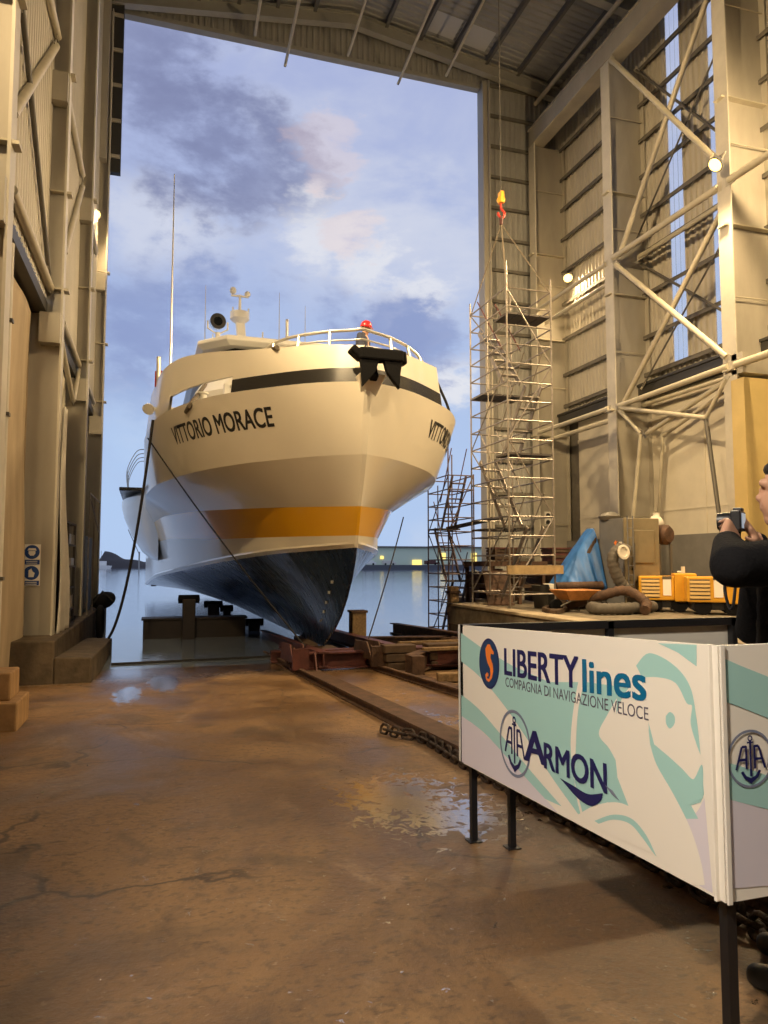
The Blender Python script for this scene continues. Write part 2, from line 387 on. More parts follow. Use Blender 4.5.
def textmesh(txt, bold=0., shear=0.):
    """2-D outline of a word: (verts, faces), x from 0 to its width, cap height about .7"""
    c = bpy.data.curves.new('word', 'FONT'); c.body = txt; c.offset = 0; c.shear = shear; c.resolution_u = 4
    o = bpy.data.objects.new('word', c); COL.objects.link(o)
    dg = bpy.context.evaluated_depsgraph_get(); dg.update()
    me = bpy.data.meshes.new_from_object(o.evaluated_get(dg))
    bm = bmesh.new(); bm.from_mesh(me); bmesh.ops.triangulate(bm, faces=bm.faces)
    v = [(q.co.x, q.co.y) for q in bm.verts]; f = [tuple(x.index for x in q.verts) for q in bm.faces]
    bm.free(); bpy.data.objects.remove(o); bpy.data.curves.remove(c); bpy.data.meshes.remove(me)
    x0 = min(q[0] for q in v); x1 = max(q[0] for q in v)
    k = len(v); cop = [(0, 0)] if bold <= 0 else [(a*bold, b*bold) for a, b in ((-1, -.6), (-1, .6), (1, -.6), (1, .6), (0, 0))]
    V = [((x-x0)+a, y+b) for a, b in cop for x, y in v]; return V, [tuple(i+n*k for i in q) for n in range(len(cop)) for q in f], x1-x0
def arc(a, b, n, fn): return [fn(a+(b-a)*i/n) for i in range(n+1)]
def catmull(pts, n=8):
    pts = [Vector(p) for p in pts]; out = []
    for i in range(len(pts)-1):
        p0, p1, p2, p3 = pts[max(i-1, 0)], pts[i], pts[i+1], pts[min(i+2, len(pts)-1)]
        for k in range(n):
            t = k/n; out.append(.5*((2*p1)+(-p0+p2)*t+(2*p0-5*p1+4*p2-p3)*t*t+(-p0+3*p1-3*p2+p3)*t**3))
    return out+[pts[-1]]
def sag(a, b, s, n=16):
    a, b = Vector(a), Vector(b); return [a.lerp(b, i/n)-Vector((0, 0, s*4*(i/n)*(1-i/n))) for i in range(n+1)]
# ================================================================== STRUCTURE
YB, YG = -16.0, 26.5                # back wall, gable with the opening
XL, XR = -2.55, 16.05
COLY = [25.9, 20.7, 15.4, 10.1, 4.8, -.5, -5.8, -11.1]
EAVE, RIDGE, XM = 21.9, 23.2, 6.75
m = MB(); ny = 60
for i in range(ny):
    y0 = YB+(42-YB)*i/ny; y1 = YB+(42-YB)*(i+1)/ny
    m.add([(-2.9, y0, fz(y0)), (16.2, y0, fz(y0)), (16.2, y1, fz(y1)), (-2.9, y1, fz(y1))], [(0, 1, 2, 3)])
me_f = m.build('floor', 'floor', recalc=False); struct(me_f, 'wet brown concrete slipway floor sloping into the water', 'floor')
me_f.data.transform(Matrix.Translation(W['floor'])); me_f.location = (0, 0, 0)      # object space = world, so the splashes sit where measured
m = MB().add([(-600, 15.0, WATER), (900, 15.0, WATER), (900, 1500, WATER), (-600, 1500, WATER)], [(0, 1, 2, 3)])
struct(m.build('water', 'water', recalc=False), 'calm pale blue harbour water beyond the slipway', 'water')
# corrugated sheet along Y (walls) : profile in (y, depth)
def sheet_wall(m, X, y0, y1, z0, z1, nx, pitch=.23, dep=.06, mi=0):
    n = max(1, round((y1-y0)/pitch)); p = (y1-y0)/n; prof = []
    for i in range(n): b = y0+i*p; prof += [(b, 0), (b+.45*p, 0), (b+.6*p, dep), (b+.85*p, dep)]
    prof.append((y1, 0))
    vs = [(X+nx*d, y, z0) for y, d in prof]+[(X+nx*d, y, z1) for y, d in prof]; k = len(prof)
    m.add(vs, [(i, i+1, k+i+1, k+i) for i in range(k-1)], mi)
# right wall
m = MB(); ST = [(18.75, 19.42), (16.85, 17.5), (8.4, 9.1), (-2.2, -1.5)]
edges = [YB]+sorted(v for s_ in ST for v in s_)+[YG]
for i in range(0, len(edges)-1):
    a, b = edges[i], edges[i+1]
    if (a, b) in ST: sheet_wall(m, XR, a, b, 7.5, 7.95, -1); sheet_wall(m, XR, a, b, 21.2, EAVE, -1)
    else: sheet_wall(m, XR, a, b, 7.5, 22.05, -1)
wr = m.build('wall_right', 'clad', recalc=False); struct(wr, 'tall cream corrugated right hall wall with dark girts', 'wall')
for a, b in ST:
    q = MB(); sheet_wall(q, XR, a, b, 7.95, 21.2, -1); tag(q.build('skylight_strip', 'trans', wr, recalc=False), 'white translucent daylight strip')
GZ = [7.95, 9.25, 10.75, 12.25, 13.6, 15.0, 16.3, 17.6, 18.9, 20.2, 21.4]
for z in GZ:
    q = MB().box(XR-.24, XR-.05, YB, YG, z-.015, z+.015).box(XR-.24, XR-.215, YB, YG, z-.12, z)
    q.build('girt', 'girt', wr)
q = MB().box(XR-.5, XR-.02, YB, YG-.1, 7.08, 7.5).box(XR-.56, XR-.5, YB, YG-.1, 7.02, 7.1).box(XR-.56, XR-.5, YB, YG-.1, 7.46, 7.54)
q.build('sill_beam', 'blackbeam', wr)
# plastered lower part: panels between the columns with a grey plinth
q = MB()
for i in range(len(COLY)-1):
    a, b = COLY[i+1]+.2, COLY[i]-.2
    if i == 0: a, b = 21.0, 25.0
    q.box(XR-.12, XR+.1, a, b, 2.35, 7.1); q.box(XR-.16, XR-.12, a, b, 6.2, 6.35); q.box(XR-.15, XR-.12, (a+b)/2-.03, (a+b)/2+.03, 2.35, 6.2); q.box(XR-.14, XR-.12, a, b, 3.15, 3.2)
q.build('plaster_panel', 'plaster', wr)
q = MB().box(XR-.2, XR+.1, YB, 26.3, -.9, 2.35); q.build('plinth', 'plinth', wr)
q = MB().box(XR, XR+.1, YB, YG, 2.3, 7.2); q.build('backing', 'girt', wr)
# left wall
m = MB(); sheet_wall(m, XL+.25, YB, YG-.2, 6.7, EAVE, 1, .21, .035)
wl = m.build('wall_left', 'clad', recalc=False); struct(wl, 'tall cream corrugated left hall wall seen almost edge on', 'wall')
for z in (8.0, 10.6, 13.2, 15.8, 18.4, 20.6): MB().box(XL+.1, XL+.24, YB, YG-.2, z-.06, z+.06).build('girt', 'girt', wl)
MB().box(XL-.05, XL+.3, YB, YG-.2, 6.4, 6.62).build('sill_beam', 'blackbeam', wl)
q = MB(); sheet_wall(q, XL-.02, YB, 16.2, -.6, 6.4, 1, .34, .02); q.build('board_lining', 'panelbrown', wl, recalc=False)
q = MB().box(XL-.2, XL+.05, 16.2, YG-.2, 2.7, 6.4); q.build('plaster_panel', 'plaster', wl)
q = MB().box(XL-.4, XL-.2, YB, YG-.2, -1.2, 6.5); q.build('backing', 'girt', wl)
q = MB().add([at(12, 150, X=XL+.29), at(12, 240, X=XL+.29), at(28, 330, X=XL+.29), at(22, 190, X=XL+.29)], [(0, 1, 2, 3)])
# gable wall with the opening: right part, left strip, header
def sheet_gable(m, Y, x0, x1, z0, z1, pitch=.23, dep=.04, mi=0):
    n = max(1, round((x1-x0)/pitch)); p = (x1-x0)/n; prof = []
    for i in range(n): b = x0+i*p; prof += [(b, 0), (b+.45*p, 0), (b+.6*p, dep), (b+.85*p, dep)]
    prof.append((x1, 0)); k = len(prof)
    m.add([(x, Y-d, z0) for x, d in prof]+[(x, Y-d, z1) for x, d in prof], [(i, i+1, k+i+1, k+i) for i in range(k-1)], mi)
m = MB(); sheet_gable(m, YG, 12.5, XR, -.9, 22.2)
wf = m.build('wall_far', 'clad_grey', recalc=False); struct(wf, 'grey corrugated gable wall beside the big open doorway', 'wall')
for k in range(16):
    z = 1.6+k*1.33; MB().box(12.5, XR, YG-.16, YG-.045, z-.06, z+.06).build('girt', 'girt', wf)
q = MB().box(12.42, 12.62, YG-.35, YG+.2, -1, 21.5).box(12.62, 12.68, YG-.5, YG-.2, -1, 21.5)
q.build('door_jamb', 'steel', wf)
q = MB(); sheet_gable(q, YG, -2.6, 2.2, 21.45, 22.35); sheet_gable(q, YG, 2.2, 11.3, 21.45, 23.1); sheet_gable(q, YG, 11.3, 12.6, 21.45, 22.3); q.build('header_sheet', 'clad_grey', wf, recalc=False)
q = MB().box(-2.0, 12.6, YG-.1, YG+.2, 21.3, 21.46); q.build('header_beam', 'roofbeam', wf)
q = MB()
def roofz(x): return RIDGE-(RIDGE-EAVE)*abs(x-XM)/(XR-XM)
for x0, x1 in ((-2.5, XM), (XM, XR)):
    a, b = roofz(x0)-.45, roofz(x1)-.45
    for (h0, h1, w) in ((-.25, .25, .04), (-.27, -.23, .3), (.23, .27, .3)):
        y = YG-.45
        q.add([(x0, y-w/2, a+h0), (x1, y-w/2, b+h0), (x1, y+w/2, b+h0), (x0, y+w/2, a+h0), (x0, y-w/2, a+h1), (x1, y-w/2, b+h1), (x1, y+w/2, b+h1), (x0, y+w/2, a+h1)],
              [(0, 3, 2, 1), (4, 5, 6, 7), (0, 1, 5, 4), (1, 2, 6, 5), (2, 3, 7, 6), (3, 0, 4, 7)])
q.build('gable_rafter', 'roofbeam', wf)
m = MB().box(-3, 16.2, YB-.1, YB, -1, 24); struct(m.build('wall_back', 'clad', recalc=True), 'plain hall wall behind', 'wall')
# ceiling: ribs run across, purlins run along
def roof_half(m, x0, x1, y0, y1, pitch=.27, dep=.05):
    n = round((y1-y0)/pitch); p = (y1-y0)/n; prof = []
    for i in range(n): b = y0+i*p; prof += [(b, 0), (b+.45*p, 0), (b+.6*p, dep), (b+.85*p, dep)]
    prof.append((y1, 0)); k = len(prof)
    m.add([(x0, y, roofz(x0)+d) for y, d in prof]+[(x1, y, roofz(x1)+d) for y, d in prof], [(i, i+1, k+i+1, k+i) for i in range(k-1)])
m = MB(); roof_half(m, -2.6, XM, YB, YG); roof_half(m, XM, XR, YB, YG)
ce = m.build('ceiling', 'roofm', recalc=False); struct(ce, 'grey ribbed roof deck with dark purlins', 'ceiling')
for i in range(13):
    x = -2.0+i*1.45; z = roofz(x)
    if abs(x-XM) < .2: continue
    MB().box(x-.03, x+.03, YB, YG, z-.24, z-.02).box(x-.03, x+.1, YB, YG, z-.26, z-.235).build('purlin', 'purlin', ce)
for k, (x0, x1, y0) in enumerate(((9.6, 10.9, 24.6), (11.0, 12.3, 24.6), (8.2, 9.5, 20.0))):
    z0, z1 = roofz(x0)-.012, roofz(x1)-.012
    MB().add([(x0, y0, z0), (x1, y0, z1), (x1, y0+1.1, z1), (x0, y0+1.1, z0)], [(0, 1, 2, 3)]).build('rooflight', mat('pale_rooflight', (.46, .46, .45), .5), ce, recalc=False)
# inner portal rafters on every column line
for y in COLY[1:]:
    q = MB()
    for x0, x1 in ((-2.4, XM), (XM, XR-.1)):
        a, b = roofz(x0)-.62, roofz(x1)-.62
        for h0, h1, w in ((-.38, .38, .04), (-.40, -.36, .32), (.36, .40, .32)):
            q.add([(x0, y-w/2, a+h0), (x1, y-w/2, b+h0), (x1, y+w/2, b+h0), (x0, y+w/2, a+h0), (x0, y-w/2, a+h1), (x1, y-w/2, b+h1), (x1, y+w/2, b+h1), (x0, y+w/2, a+h1)],
                  [(0, 3, 2, 1), (4, 5, 6, 7), (0, 1, 5, 4), (1, 2, 6, 5), (2, 3, 7, 6), (3, 0, 4, 7)])
    if y < 21: q.build('portal_rafter', 'roofbeam', ce)
# roof ties under the purlins
for px in (255, 285, 348, 398, 446):
    yy = {255: 35, 285: 66, 348: 56, 398: 84, 446: 76}[px]
    a = at(px, yy, Y=26.0)
    q = MB().tube([a, a+Vector((0.0, -5.2, .62))], .055, 8); q.build('roof_tie', 'tube', ce, smooth=40)
# quays
m = MB().box(8.05, XR-.2, YB, 19.6, -1.2, .22).box(9.75, XR-.2, 19.6, 23.2, -1.6, .22).box(11.6, XR-.2, 23.2, 27.4, -1.6, .22)
qy = m.build('trim_quay', 'conc', bevel=.03); struct(qy, 'stained concrete quay along the right side of the slip', 'quay')
q = MB().box(8.0, 8.55, YB, 19.65, .22, .30).box(9.7, 10.0, 19.65, 23.25, .22, .30).box(8.0, 9.75, 19.25, 19.65, .22, .30)
q.build('coping', 'ledge', qy, bevel=.02)
MB().box(8.02, 8.06, -2, 19.5, -1.1, -.28).build('rubbing_strip', 'concdark', qy)
m = MB().box(-2.9, -1.78, 14.2, 27.5, -1.6, .06)
pl = m.build('trim_pier', 'concdark', bevel=.03); struct(pl, 'stained brown concrete pier along the left wall', 'pier')
q = MB().add([(-1.78, 14.2, -1), (-1.15, 14.2, -1), (-1.15, 20.2, -1.6), (-1.78, 20.2, -1.6), (-1.78, 14.2, -.24), (-1.15, 14.2, -.26), (-1.15, 20.2, -.50), (-1.78, 20.2, -.48)],
             [(0, 3, 2, 1), (4, 5, 6, 7), (0, 1, 5, 4), (1, 2, 6, 5), (2, 3, 7, 6), (3, 0, 4, 7)]); q.build('lower_step', 'concdark', pl, bevel=.03)
# ------------------------------------------------------------------ columns
ORD = ['at the open doorway', 'second from the open doorway', 'third from the open doorway', 'fourth from the open doorway', 'fifth from the open doorway', 'sixth from the open doorway', 'seventh from the open doorway', 'eighth from the open doorway']
def right_column(i, y):
    top = 18.9
    t = thing('steel_column', 'deep cream steel column on the right wall, '+ORD[i], 'column', (15.2, y, .2), kind='structure')
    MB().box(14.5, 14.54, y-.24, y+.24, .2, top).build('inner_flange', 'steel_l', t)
    MB().box(14.54, XR-.1, y-.02, y+.02, .2, top).build('web', 'steel', t)
    MB().box(XR-.14, XR-.1, y-.22, y+.22, .2, top).build('outer_flange', 'steel', t)
    for z in (10.6, 6.6, 14.2):
        q = MB().box(14.54, XR-.12, y-.2, y+.2, z-.015, z+.015).bar((14.38, y, z), (14.5, y, z), .3, .05); q.build('stiffener', 'tube', t)
    for z in (3.0, 8.6, 12.9, 16.9):
        MB().tube([(14.6, y-.14, z), (XR-.12, y-.14, z+.02)], .018, 6).build('tie_rod', 'tube', t)
    if i == 2:
        MB().box(14.46, XR-.1, y-.5, y-.06, .2, 6.3).build('yellow_casing', 'yellowpanel', t)
        MB().box(14.5, XR-.2, y-.45, y-.06, 6.45, 7.0).build('node_box', 'steel', t)
    return t
for i, y in enumerate(COLY): right_column(i, y)
def left_column(i, y):
    b = .06 if y > 14 else fz(y)
    t = thing('steel_column', 'cream steel column on the left wall, '+ORD[i], 'column', (-2.2, y, b), kind='structure')
    wx = -2.62
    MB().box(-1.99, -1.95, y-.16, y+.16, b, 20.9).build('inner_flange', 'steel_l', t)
    MB().box(wx, -1.99, y-.02, y+.02, b, 20.9).build('web', 'steel', t)
    for z in (6.9, 8.9, 11.4):
        MB().box(wx, -1.97, y-.14, y+.14, z-.015, z+.015).bar((-1.95, y, z), (-1.86, y, z), .22, .05).build('stiffener', 'tube', t)
    MB().box(-2.35, -1.97, y-.3, y-.04, 5.75, 6.35).build('bracket_box', 'steel', t)
    MB().box(-2.35, -1.97, y-.3, y-.04, 10.7, 11.3).build('bracket_box', 'steel', t)
    return t
LC = [left_column(i, y) for i, y in enumerate(COLY)]
# roof-edge runway beam on the right
t = thing('runway_beam', 'long box beam running along the tops of the right columns', 'beam', (14.9, 10, 18.9), kind='structure')
MB().box(14.5, 15.1, YB, 26.2, 18.95, 19.0).box(14.5, 15.1, YB, 26.2, 19.7, 19.75).box(14.55, 14.6, YB, 26.2, 19.0, 19.7).box(15.0, 15.05, YB, 26.2, 19.0, 19.7).build('box_girder', 'steel', t)
MB().tube([(14.9, YB, 21.0), (14.9, 26.2, 21.0)], .09, 8).build('edge_tube', 'tube', t, smooth=40)
# hanging door track, upper left of the opening
t = thing('door_track', 'dark hanging door track at upper left of the opening', 'track', (-1.85, 26.1, 15.1), kind='structure')
MB().box(-2.05, -1.62, 26.0, 26.25, 15.1, 21.4).build('guide_plate', 'blackbeam', t)
for k in range(5): MB().box(-2.0, -1.64, 25.94, 26.0, 15.6+k*1.3, 15.72+k*1.3).build('cross_bar', 'steel', t)
MB().box(-2.3, -2.05, 25.5, 26.3, 15.3, 21.4).build('hanging_post', 'steel', t)
# diagonal bracing
def brace(p0, p1, r, label, m_='tube', grp='wall bracing tubes', name='bracing_tube'):
    p0, p1 = Vector(p0), Vector(p1); d = (p1-p0).normalized()
    t = thing(name, label, 'brace', (p0+p1)/2, grp)
    MB().tube([p0, p1], r, 10).build('tube', m_, t, smooth=40)
    for p, s in ((p0, 1), (p1, -1)):
        MB().bar(p-d*.12*s, p+d*.22*s, .02, r*2.6).build('gusset', 'steel', t)
RB = [((14.5, 20.3, 18.8), (14.5, 15.75, 12.75), .085, 'upper bay tube falling from the second column top to the glowing lamp'),
      ((14.5, 15.75, 18.0), (14.5, 20.3, 11.95), .085, 'upper bay tube rising steeply past the white daylight strip'),
      ((14.5, 20.45, 11.8), (14.5, 15.6, 11.78), .10, 'horizontal tube between second and third right columns, at lamp height'),
      ((14.5, 20.3, 11.5), (14.5, 15.5, 7.0), .085, 'middle bay tube falling towards the yellow casing'),
      ((14.5, 15.5, 11.4), (14.5, 20.3, 6.8), .085, 'middle bay tube rising from above the slate cabinet to the third column'),
      ((14.5, 20.3, 6.67), (14.5, 15.45, 6.73), .085, 'horizontal tube over the cream plastered panel, nearest the hall'),
      ((14.5, 20.25, 6.6), (14.5, 16.34, 5.5), .07, 'short lattice tube sloping gently under the horizontal one'),
      ((14.5, 20.25, 6.5), (14.5, 19.19, 5.54), .07, 'shortest lattice tube beside the second right column'),
      ((14.5, 19.19, 5.54), (14.5, 19.8, 2.4), .065, 'thin lattice leg coming down behind the slate cabinet'),
      ((14.5, 19.19, 5.54), (14.5, 15.44, 6.5), .075, 'lattice tube rising from the cabinet node to the third column'),
      ((14.5, 16.34, 5.5), (14.5, 15.55, 6.4), .06, 'short lattice tube by the yellow casing, pointing up'),
      ((14.5, 16.34, 5.46), (14.5, 15.75, 1.2), .06, 'dark lattice leg coming down to the photographer')]
for i, (a, b, r, l) in enumerate(RB): brace((a[0]+(.2 if i in (1, 4, 9) else 0), *a[1:]), (b[0]+(.2 if i in (1, 4, 9) else 0), *b[1:]), r, l+', right wall', 'dark_tube' if 'dark' in l else 'tube')
RB2 = [((15.6, 20.5, 12.0), (15.6, 15.6, 12.0), .08, 'second horizontal tube behind the lamp height tube'),
       ((15.6, 20.4, 18.7), (15.6, 15.6, 12.9), .045, 'thin dark rod crossing behind the upper bay tubes, falling away from the opening'),
       ((15.45, 16.2, 16.9), (15.45, 20.4, 12.6), .03, 'thin dark rod crossing behind the upper bay tubes, falling towards the opening'),
       ((15.6, 20.4, 11.7), (15.6, 15.6, 7.9), .045, 'thin dark rod crossing behind the middle bay tubes, falling away from the opening'),
       ((15.45, 16.6, 10.7), (15.45, 20.3, 7.4), .03, 'thin dark rod crossing behind the middle bay tubes, falling towards the opening'),
       ((15.6, 20.5, 6.82), (15.6, 15.6, 6.81), .07, 'rear horizontal tube over the cream plastered panel'),
       ((15.6, 19.53, 5.59), (15.6, 15.6, 6.8), .06, 'rear lattice tube rising to the third column'),
       ((15.6, 19.53, 5.59), (15.6, 19.96, 2.4), .05, 'rear lattice leg beside the cream plastered panel')]
for a, b, r, l in RB2: brace(a, b, r, l+', right wall', 'dark_tube' if 'dark' in l else 'tube')
for z, X, l in ((11.75, 14.5, 'upper tube under the doorway lamp'), (11.28, 14.9, 'lower of the two tubes under the doorway lamp'), (6.7, 14.5, 'upper tube under the dark sill beam'), (6.4, 14.9, 'lower of the two tubes under the dark sill beam')):
    brace((X, 25.6, z), (X, 20.85, z), .08, l+', first right bay')
for z in (11.78, 6.7):
    brace((14.5, 15.2, z), (14.5, 10.3, z), .1, 'horizontal tube running out of frame from the third right column at %s' % ('lamp height' if z > 9 else 'the yellow casing'))
_l = lambda x, y: tuple(at(x, y, X=-2.2))
LB = [(_l(13, 114), _l(56, 46), .075, 'thick tube rising to the third left column'),
      (_l(47, -12), _l(58, 37), .075, 'tube falling from above the frame to the third left column'),
      (_l(67, 95), _l(82.5, 175), .075, 'horizontal tube high in the second left bay'),
      (_l(12, 190), _l(51, 290), .085, 'thick horizontal tube above the brown boards'),
      (_l(82.5, 187), _l(64.5, 253), .07, 'tube falling from the second left column'),
      (_l(89.5, 214), _l(96, 253), .07, 'horizontal tube under the left doorway lamp'),
      (_l(62.5, 323), _l(79, 365), .075, 'horizontal tube above the grey safety-sheeted bay'),
      (_l(61, 340), _l(73, 401), .06, 'short lattice tube in the second left bay, falling away'),
      (_l(79.5, 367), _l(73.5, 400), .06, 'short lattice tube in the second left bay, rising away'),
      (_l(86, 382), _l(94, 403), .06, 'lowest horizontal tube beside the open doorway'),
      (_l(21, -5), _l(49, 275), .045, 'thin dark rod in the nearest left bay')]
for a, b, r, l in LB: brace(a, b, r, l+', left wall', 'dark_tube' if 'dark' in l else 'tube')
# ================================================================== FLOODLIGHTS
def flood(loc, aim, power, label, size=2.2, color=WARM, blend=.6, r=.22, mount=None):
    loc = Vector(loc); aim = Vector(aim); d = (aim-loc).normalized()
    t = thing('floodlight', label, 'lamp', loc, 'hall floodlights')
    sx = d.cross(Vector((0, 0, 1))).normalized()
    MB().lathe([(.10, -.22), (.17, -.16), (.2, -.02), (.215, .0)], loc, d, 20).build('housing', 'cab_d', t, smooth=40)
    MB().lathe([(.18, .0), (.17, .02)], loc, d, 20).build('lens', 'lampface', t, smooth=40)
    MB().tube([loc+sx*.24, loc+sx*.24-d*.2+Vector((0, 0, .12)), loc-sx*.24-d*.2+Vector((0, 0, .12)), loc-sx*.24], .018, 6).build('bracket', 'steel', t, smooth=40)
    if mount is not None: MB().tube([loc-d*.1, Vector(mount)], .03, 8).build('arm', 'steel', t, smooth=40)
    l = bpy.data.lights.new('floodlight_beam', 'SPOT'); l.energy = power; l.color = color; l.spot_size = size; l.spot_blend = blend; l.shadow_soft_size = r
    o = bpy.data.objects.new('floodlight_beam', l); COL.objects.link(o); o.location = d*.12; o.rotation_euler = d.to_track_quat('-Z', 'Y').to_euler(); o.parent = t
    return t
flood(at(568, 278, Y=25.3), (9.5, 14, 0), P_GABLE, 'glowing floodlight on the right column at the open doorway', 2.3)
flood(at(715, 165, X=13.95), (4, 15.5, 2), P_COLUMN, 'glowing floodlight high on the third right column', 2.9, mount=(14.5, 15.4, 12.4))
flood(at(95, 215, Y=25.4), (5, 16, 0), P_LEFT, 'small glowing floodlight on the left column at the open doorway', 2.5)
flood((14.2, 5.0, 12.4), (4, 15, 2.5), P_BACK, 'floodlight on the fifth right column, out of the picture', 1.4, mount=(14.5, 4.8, 12.4))
flood((-1.7, 4.6, 12.4), (5.5, 15.5, 3), P_BACK*.9, 'floodlight on the fifth left column, out of the picture', 1.4, mount=(-1.95, 4.8, 12.4))
flood((-1.75, .4, 4.6), (1.9, 3.2, .75), 1350, 'added fill lamp low on the left wall for the printed sign, out of the picture', 1.0, NEUTRAL, mount=(-1.95, -.5, 4.6))  # unseen neutral fill, added to brighten the sign without lighting the near floor
flood((-1.6, 10.3, 12.6), (16, 18.0, 6.5), 10500, 'added floodlight on the fourth left column for the right wall, out of the picture', 1.5, mount=(-1.95, 10.1, 12.6))  # unseen lamp, added to brighten the right wall plaster and throw lattice shadows
flood((6, -9.0, 13), (4, 8, 0), 1300, 'floodlight hanging under the roof, out of the picture', 2.4, NEUTRAL, mount=(6, -9, 22.6))
flood((14.2, 10.2, 12.4), (9, 20, 8), P_BACK*.7, 'floodlight on the fourth right column, out of the picture', 2.6, mount=(14.5, 10.1, 12.4))
# ================================================================== SHIP
XS, LEN = 3.85, 38.0
def ip(xs, ys, x):
    if x <= xs[0]: return ys[0]
    for i in range(len(xs)-1):
        if x <= xs[i+1]:
            t = (x-xs[i])/(xs[i+1]-xs[i]); return ys[i]+(ys[i+1]-ys[i])*t
    return ys[-1]
def smoothip(xs, ys, x):
    """monotone-ish cubic through the points"""
    if x <= xs[0]: return ys[0]
    if x >= xs[-1]: return ys[-1]
    n = len(xs)
    for i in range(n-1):
        if x <= xs[i+1]:
            h = xs[i+1]-xs[i]; t = (x-xs[i])/h
            def sl(k):
                if k == 0: return (ys[1]-ys[0])/(xs[1]-xs[0])
                if k == n-1: return (ys[-1]-ys[-2])/(xs[-1]-xs[-2])
                a = (ys[k]-ys[k-1])/(xs[k]-xs[k-1]); b = (ys[k+1]-ys[k])/(xs[k+1]-xs[k]); return 0 if a*b <= 0 else 2*a*b/(a+b)
            m0, m1 = sl(i)*h, sl(i+1)*h
            return (2*t**3-3*t*t+1)*ys[i]+(t**3-2*t*t+t)*m0+(-2*t**3+3*t*t)*ys[i+1]+(t**3-t*t)*m1
def bow(B, L_, p): return lambda u: B*(1-(1-min(u/L_, 1))**p)
STEMZ = [-.57, .16, 1.08, 1.8, 2.02, 2.6, 3.65, 5.1]; STEMY = [17.4, 15.9, 14.95, 14.55, 14.47, 14.3, 13.95, 13.75]
def stemy(z): return smoothip(STEMZ, STEMY, z)
zch = lambda u: ip([0, 3, 11, 38], [1.8, 1.68, 1.25, .0], u)
bch = lambda u: smoothip([0, 2.9, 7.4, 11.4, 20, 38], [.02, 1.3, 2.35, 2.9, 3.7, 4.05], u)
# rows: (z at stem, z(u), b(u))
ROWS = []
for q in (0, .1, .22, .36, .52, .70, .86):
    zs = -.57+(1.8+.57)*q
    ROWS.append((zs, (lambda u, q=q: -.57+(zch(u)+.57)*q), (lambda u, q=q: bch(u)*(q**(1.35 if u < 8 else 1.35-.35*min((u-8)/12, 1)))+.02)))
ROWS.append((1.8, lambda u: zch(u)-.03, bch))                                                            # chine, under
ROWS.append((1.86, lambda u: zch(u)+.05, lambda u: bch(u)+.10*min(u/1.0+.25, 1)))                          # spray rail edge
ROWS.append((1.90, lambda u: zch(u)+.10, lambda u: bch(u)+.07*min(u/1.0+.2, 1)))
ROWS.append((2.02, lambda u: ip([0, 7, 12, 38], [2.02, 2.12, 2.3, 2.2], u), lambda u: smoothip([0, 2, 4, 7, 12, 20, 38], [.03, 1.05, 1.7, 2.5, 3.3, 3.95, 4.12], u)))
ROWS.append((2.6, lambda u: ip([0, 7, 12, 38], [2.62, 2.92, 3.05, 3.0], u), lambda u: smoothip([0, 2, 4, 7, 12, 20, 38], [.03, 1.3, 2.05, 2.85, 3.6, 4.05, 4.15], u)))
kb = lambda u: smoothip([0, .4, 1, 2, 3, 4.5, 7, 10], [.05, .70, 1.32, 2.15, 2.75, 3.35, 3.95, 4.2], u)
YT = ROWS[-1]; ROWS.append((3.1, lambda u: .5*(YT[1](u)+3.62), lambda u: .5*(YT[2](u)+max(.05, kb(u)))))
ROWS.append((3.65, lambda u: 3.65-.06*min(u/6, 1), lambda u: max(.05, kb(u))))
sb = lambda u: smoothip([0, .3, .9, 2.4, 4.1, 5.5, 8.5], [.05, .78, 1.58, 2.93, 3.7, 4.02, 4.28], u)
SHEER = 5.1
ROWS.append((4.4, lambda u: 4.38, lambda u: max(.06, .5*(kb(u)+sb(u))+.03)))
ROWS.append((5.1, lambda u: SHEER, lambda u: max(.06, sb(u))))
NU = 72
US = [LEN*((i/NU)**2.1) for i in range(NU+1)]
def hull_pt(row, u, side):
    zs, zf, bf = ROWS[row]; y0 = stemy(zs); y = y0+u*(13.75+LEN-y0)/LEN
    return Vector((XS+side*bf(u), y, zf(u)))
ship = thing('ferry', 'cream and navy passenger ferry with a yellow stripe, bow towards the hall', 'ship', (XS, 17.4, -.57))
m = MB(); nr = len(ROWS)
rm = [0]*7+[3, 3, 1, 2, 1, 1, 1, 1]        # material of the strip above each row: navy, white, yellow, rail
for side in (-1, 1):
    vs = [hull_pt(r, u, side) for r in range(nr) for u in US]; k = NU+1
    for r in range(nr-1):
        mi = {0: 0, 3: 1, 1: 1, 2: 2}[rm[r]]
        fs = []
        for i in range(NU): fs.append((i, i+1, k+i+1, k+i))
        m.add(vs[r*k:(r+2)*k], fs, mi)
for r in range(nr-1):   # stem bar and transom
    mi = {0: 0, 3: 1, 1: 1, 2: 2}[rm[r]]
    for u in (0, LEN):
        m.add([hull_pt(r, u, -1), hull_pt(r, u, 1), hull_pt(r+1, u, 1), hull_pt(r+1, u, -1)], [(0, 1, 2, 3)], mi)
k = NU+1
for i in range(NU):     # keel and deck
    m.add([hull_pt(0, US[i], -1), hull_pt(0, US[i], 1), hull_pt(0, US[i+1], 1), hull_pt(0, US[i+1], -1)], [(0, 1, 2, 3)], 0)
bm_ = m
def weld_build(m, name, mats, parent, smooth):
    o = m.build(name, mats, parent, recalc=False)
    bm = bmesh.new(); bm.from_mesh(o.data); bmesh.ops.remove_doubles(bm, verts=bm.verts, dist=.0015); bmesh.ops.recalc_face_normals(bm, faces=bm.faces)
    bm.to_mesh(o.data); bm.free(); o.data.polygons.foreach_set('use_smooth', [True]*len(o.data.polygons)); o.data.set_sharp_from_angle(angle=math.radians(smooth)); return o
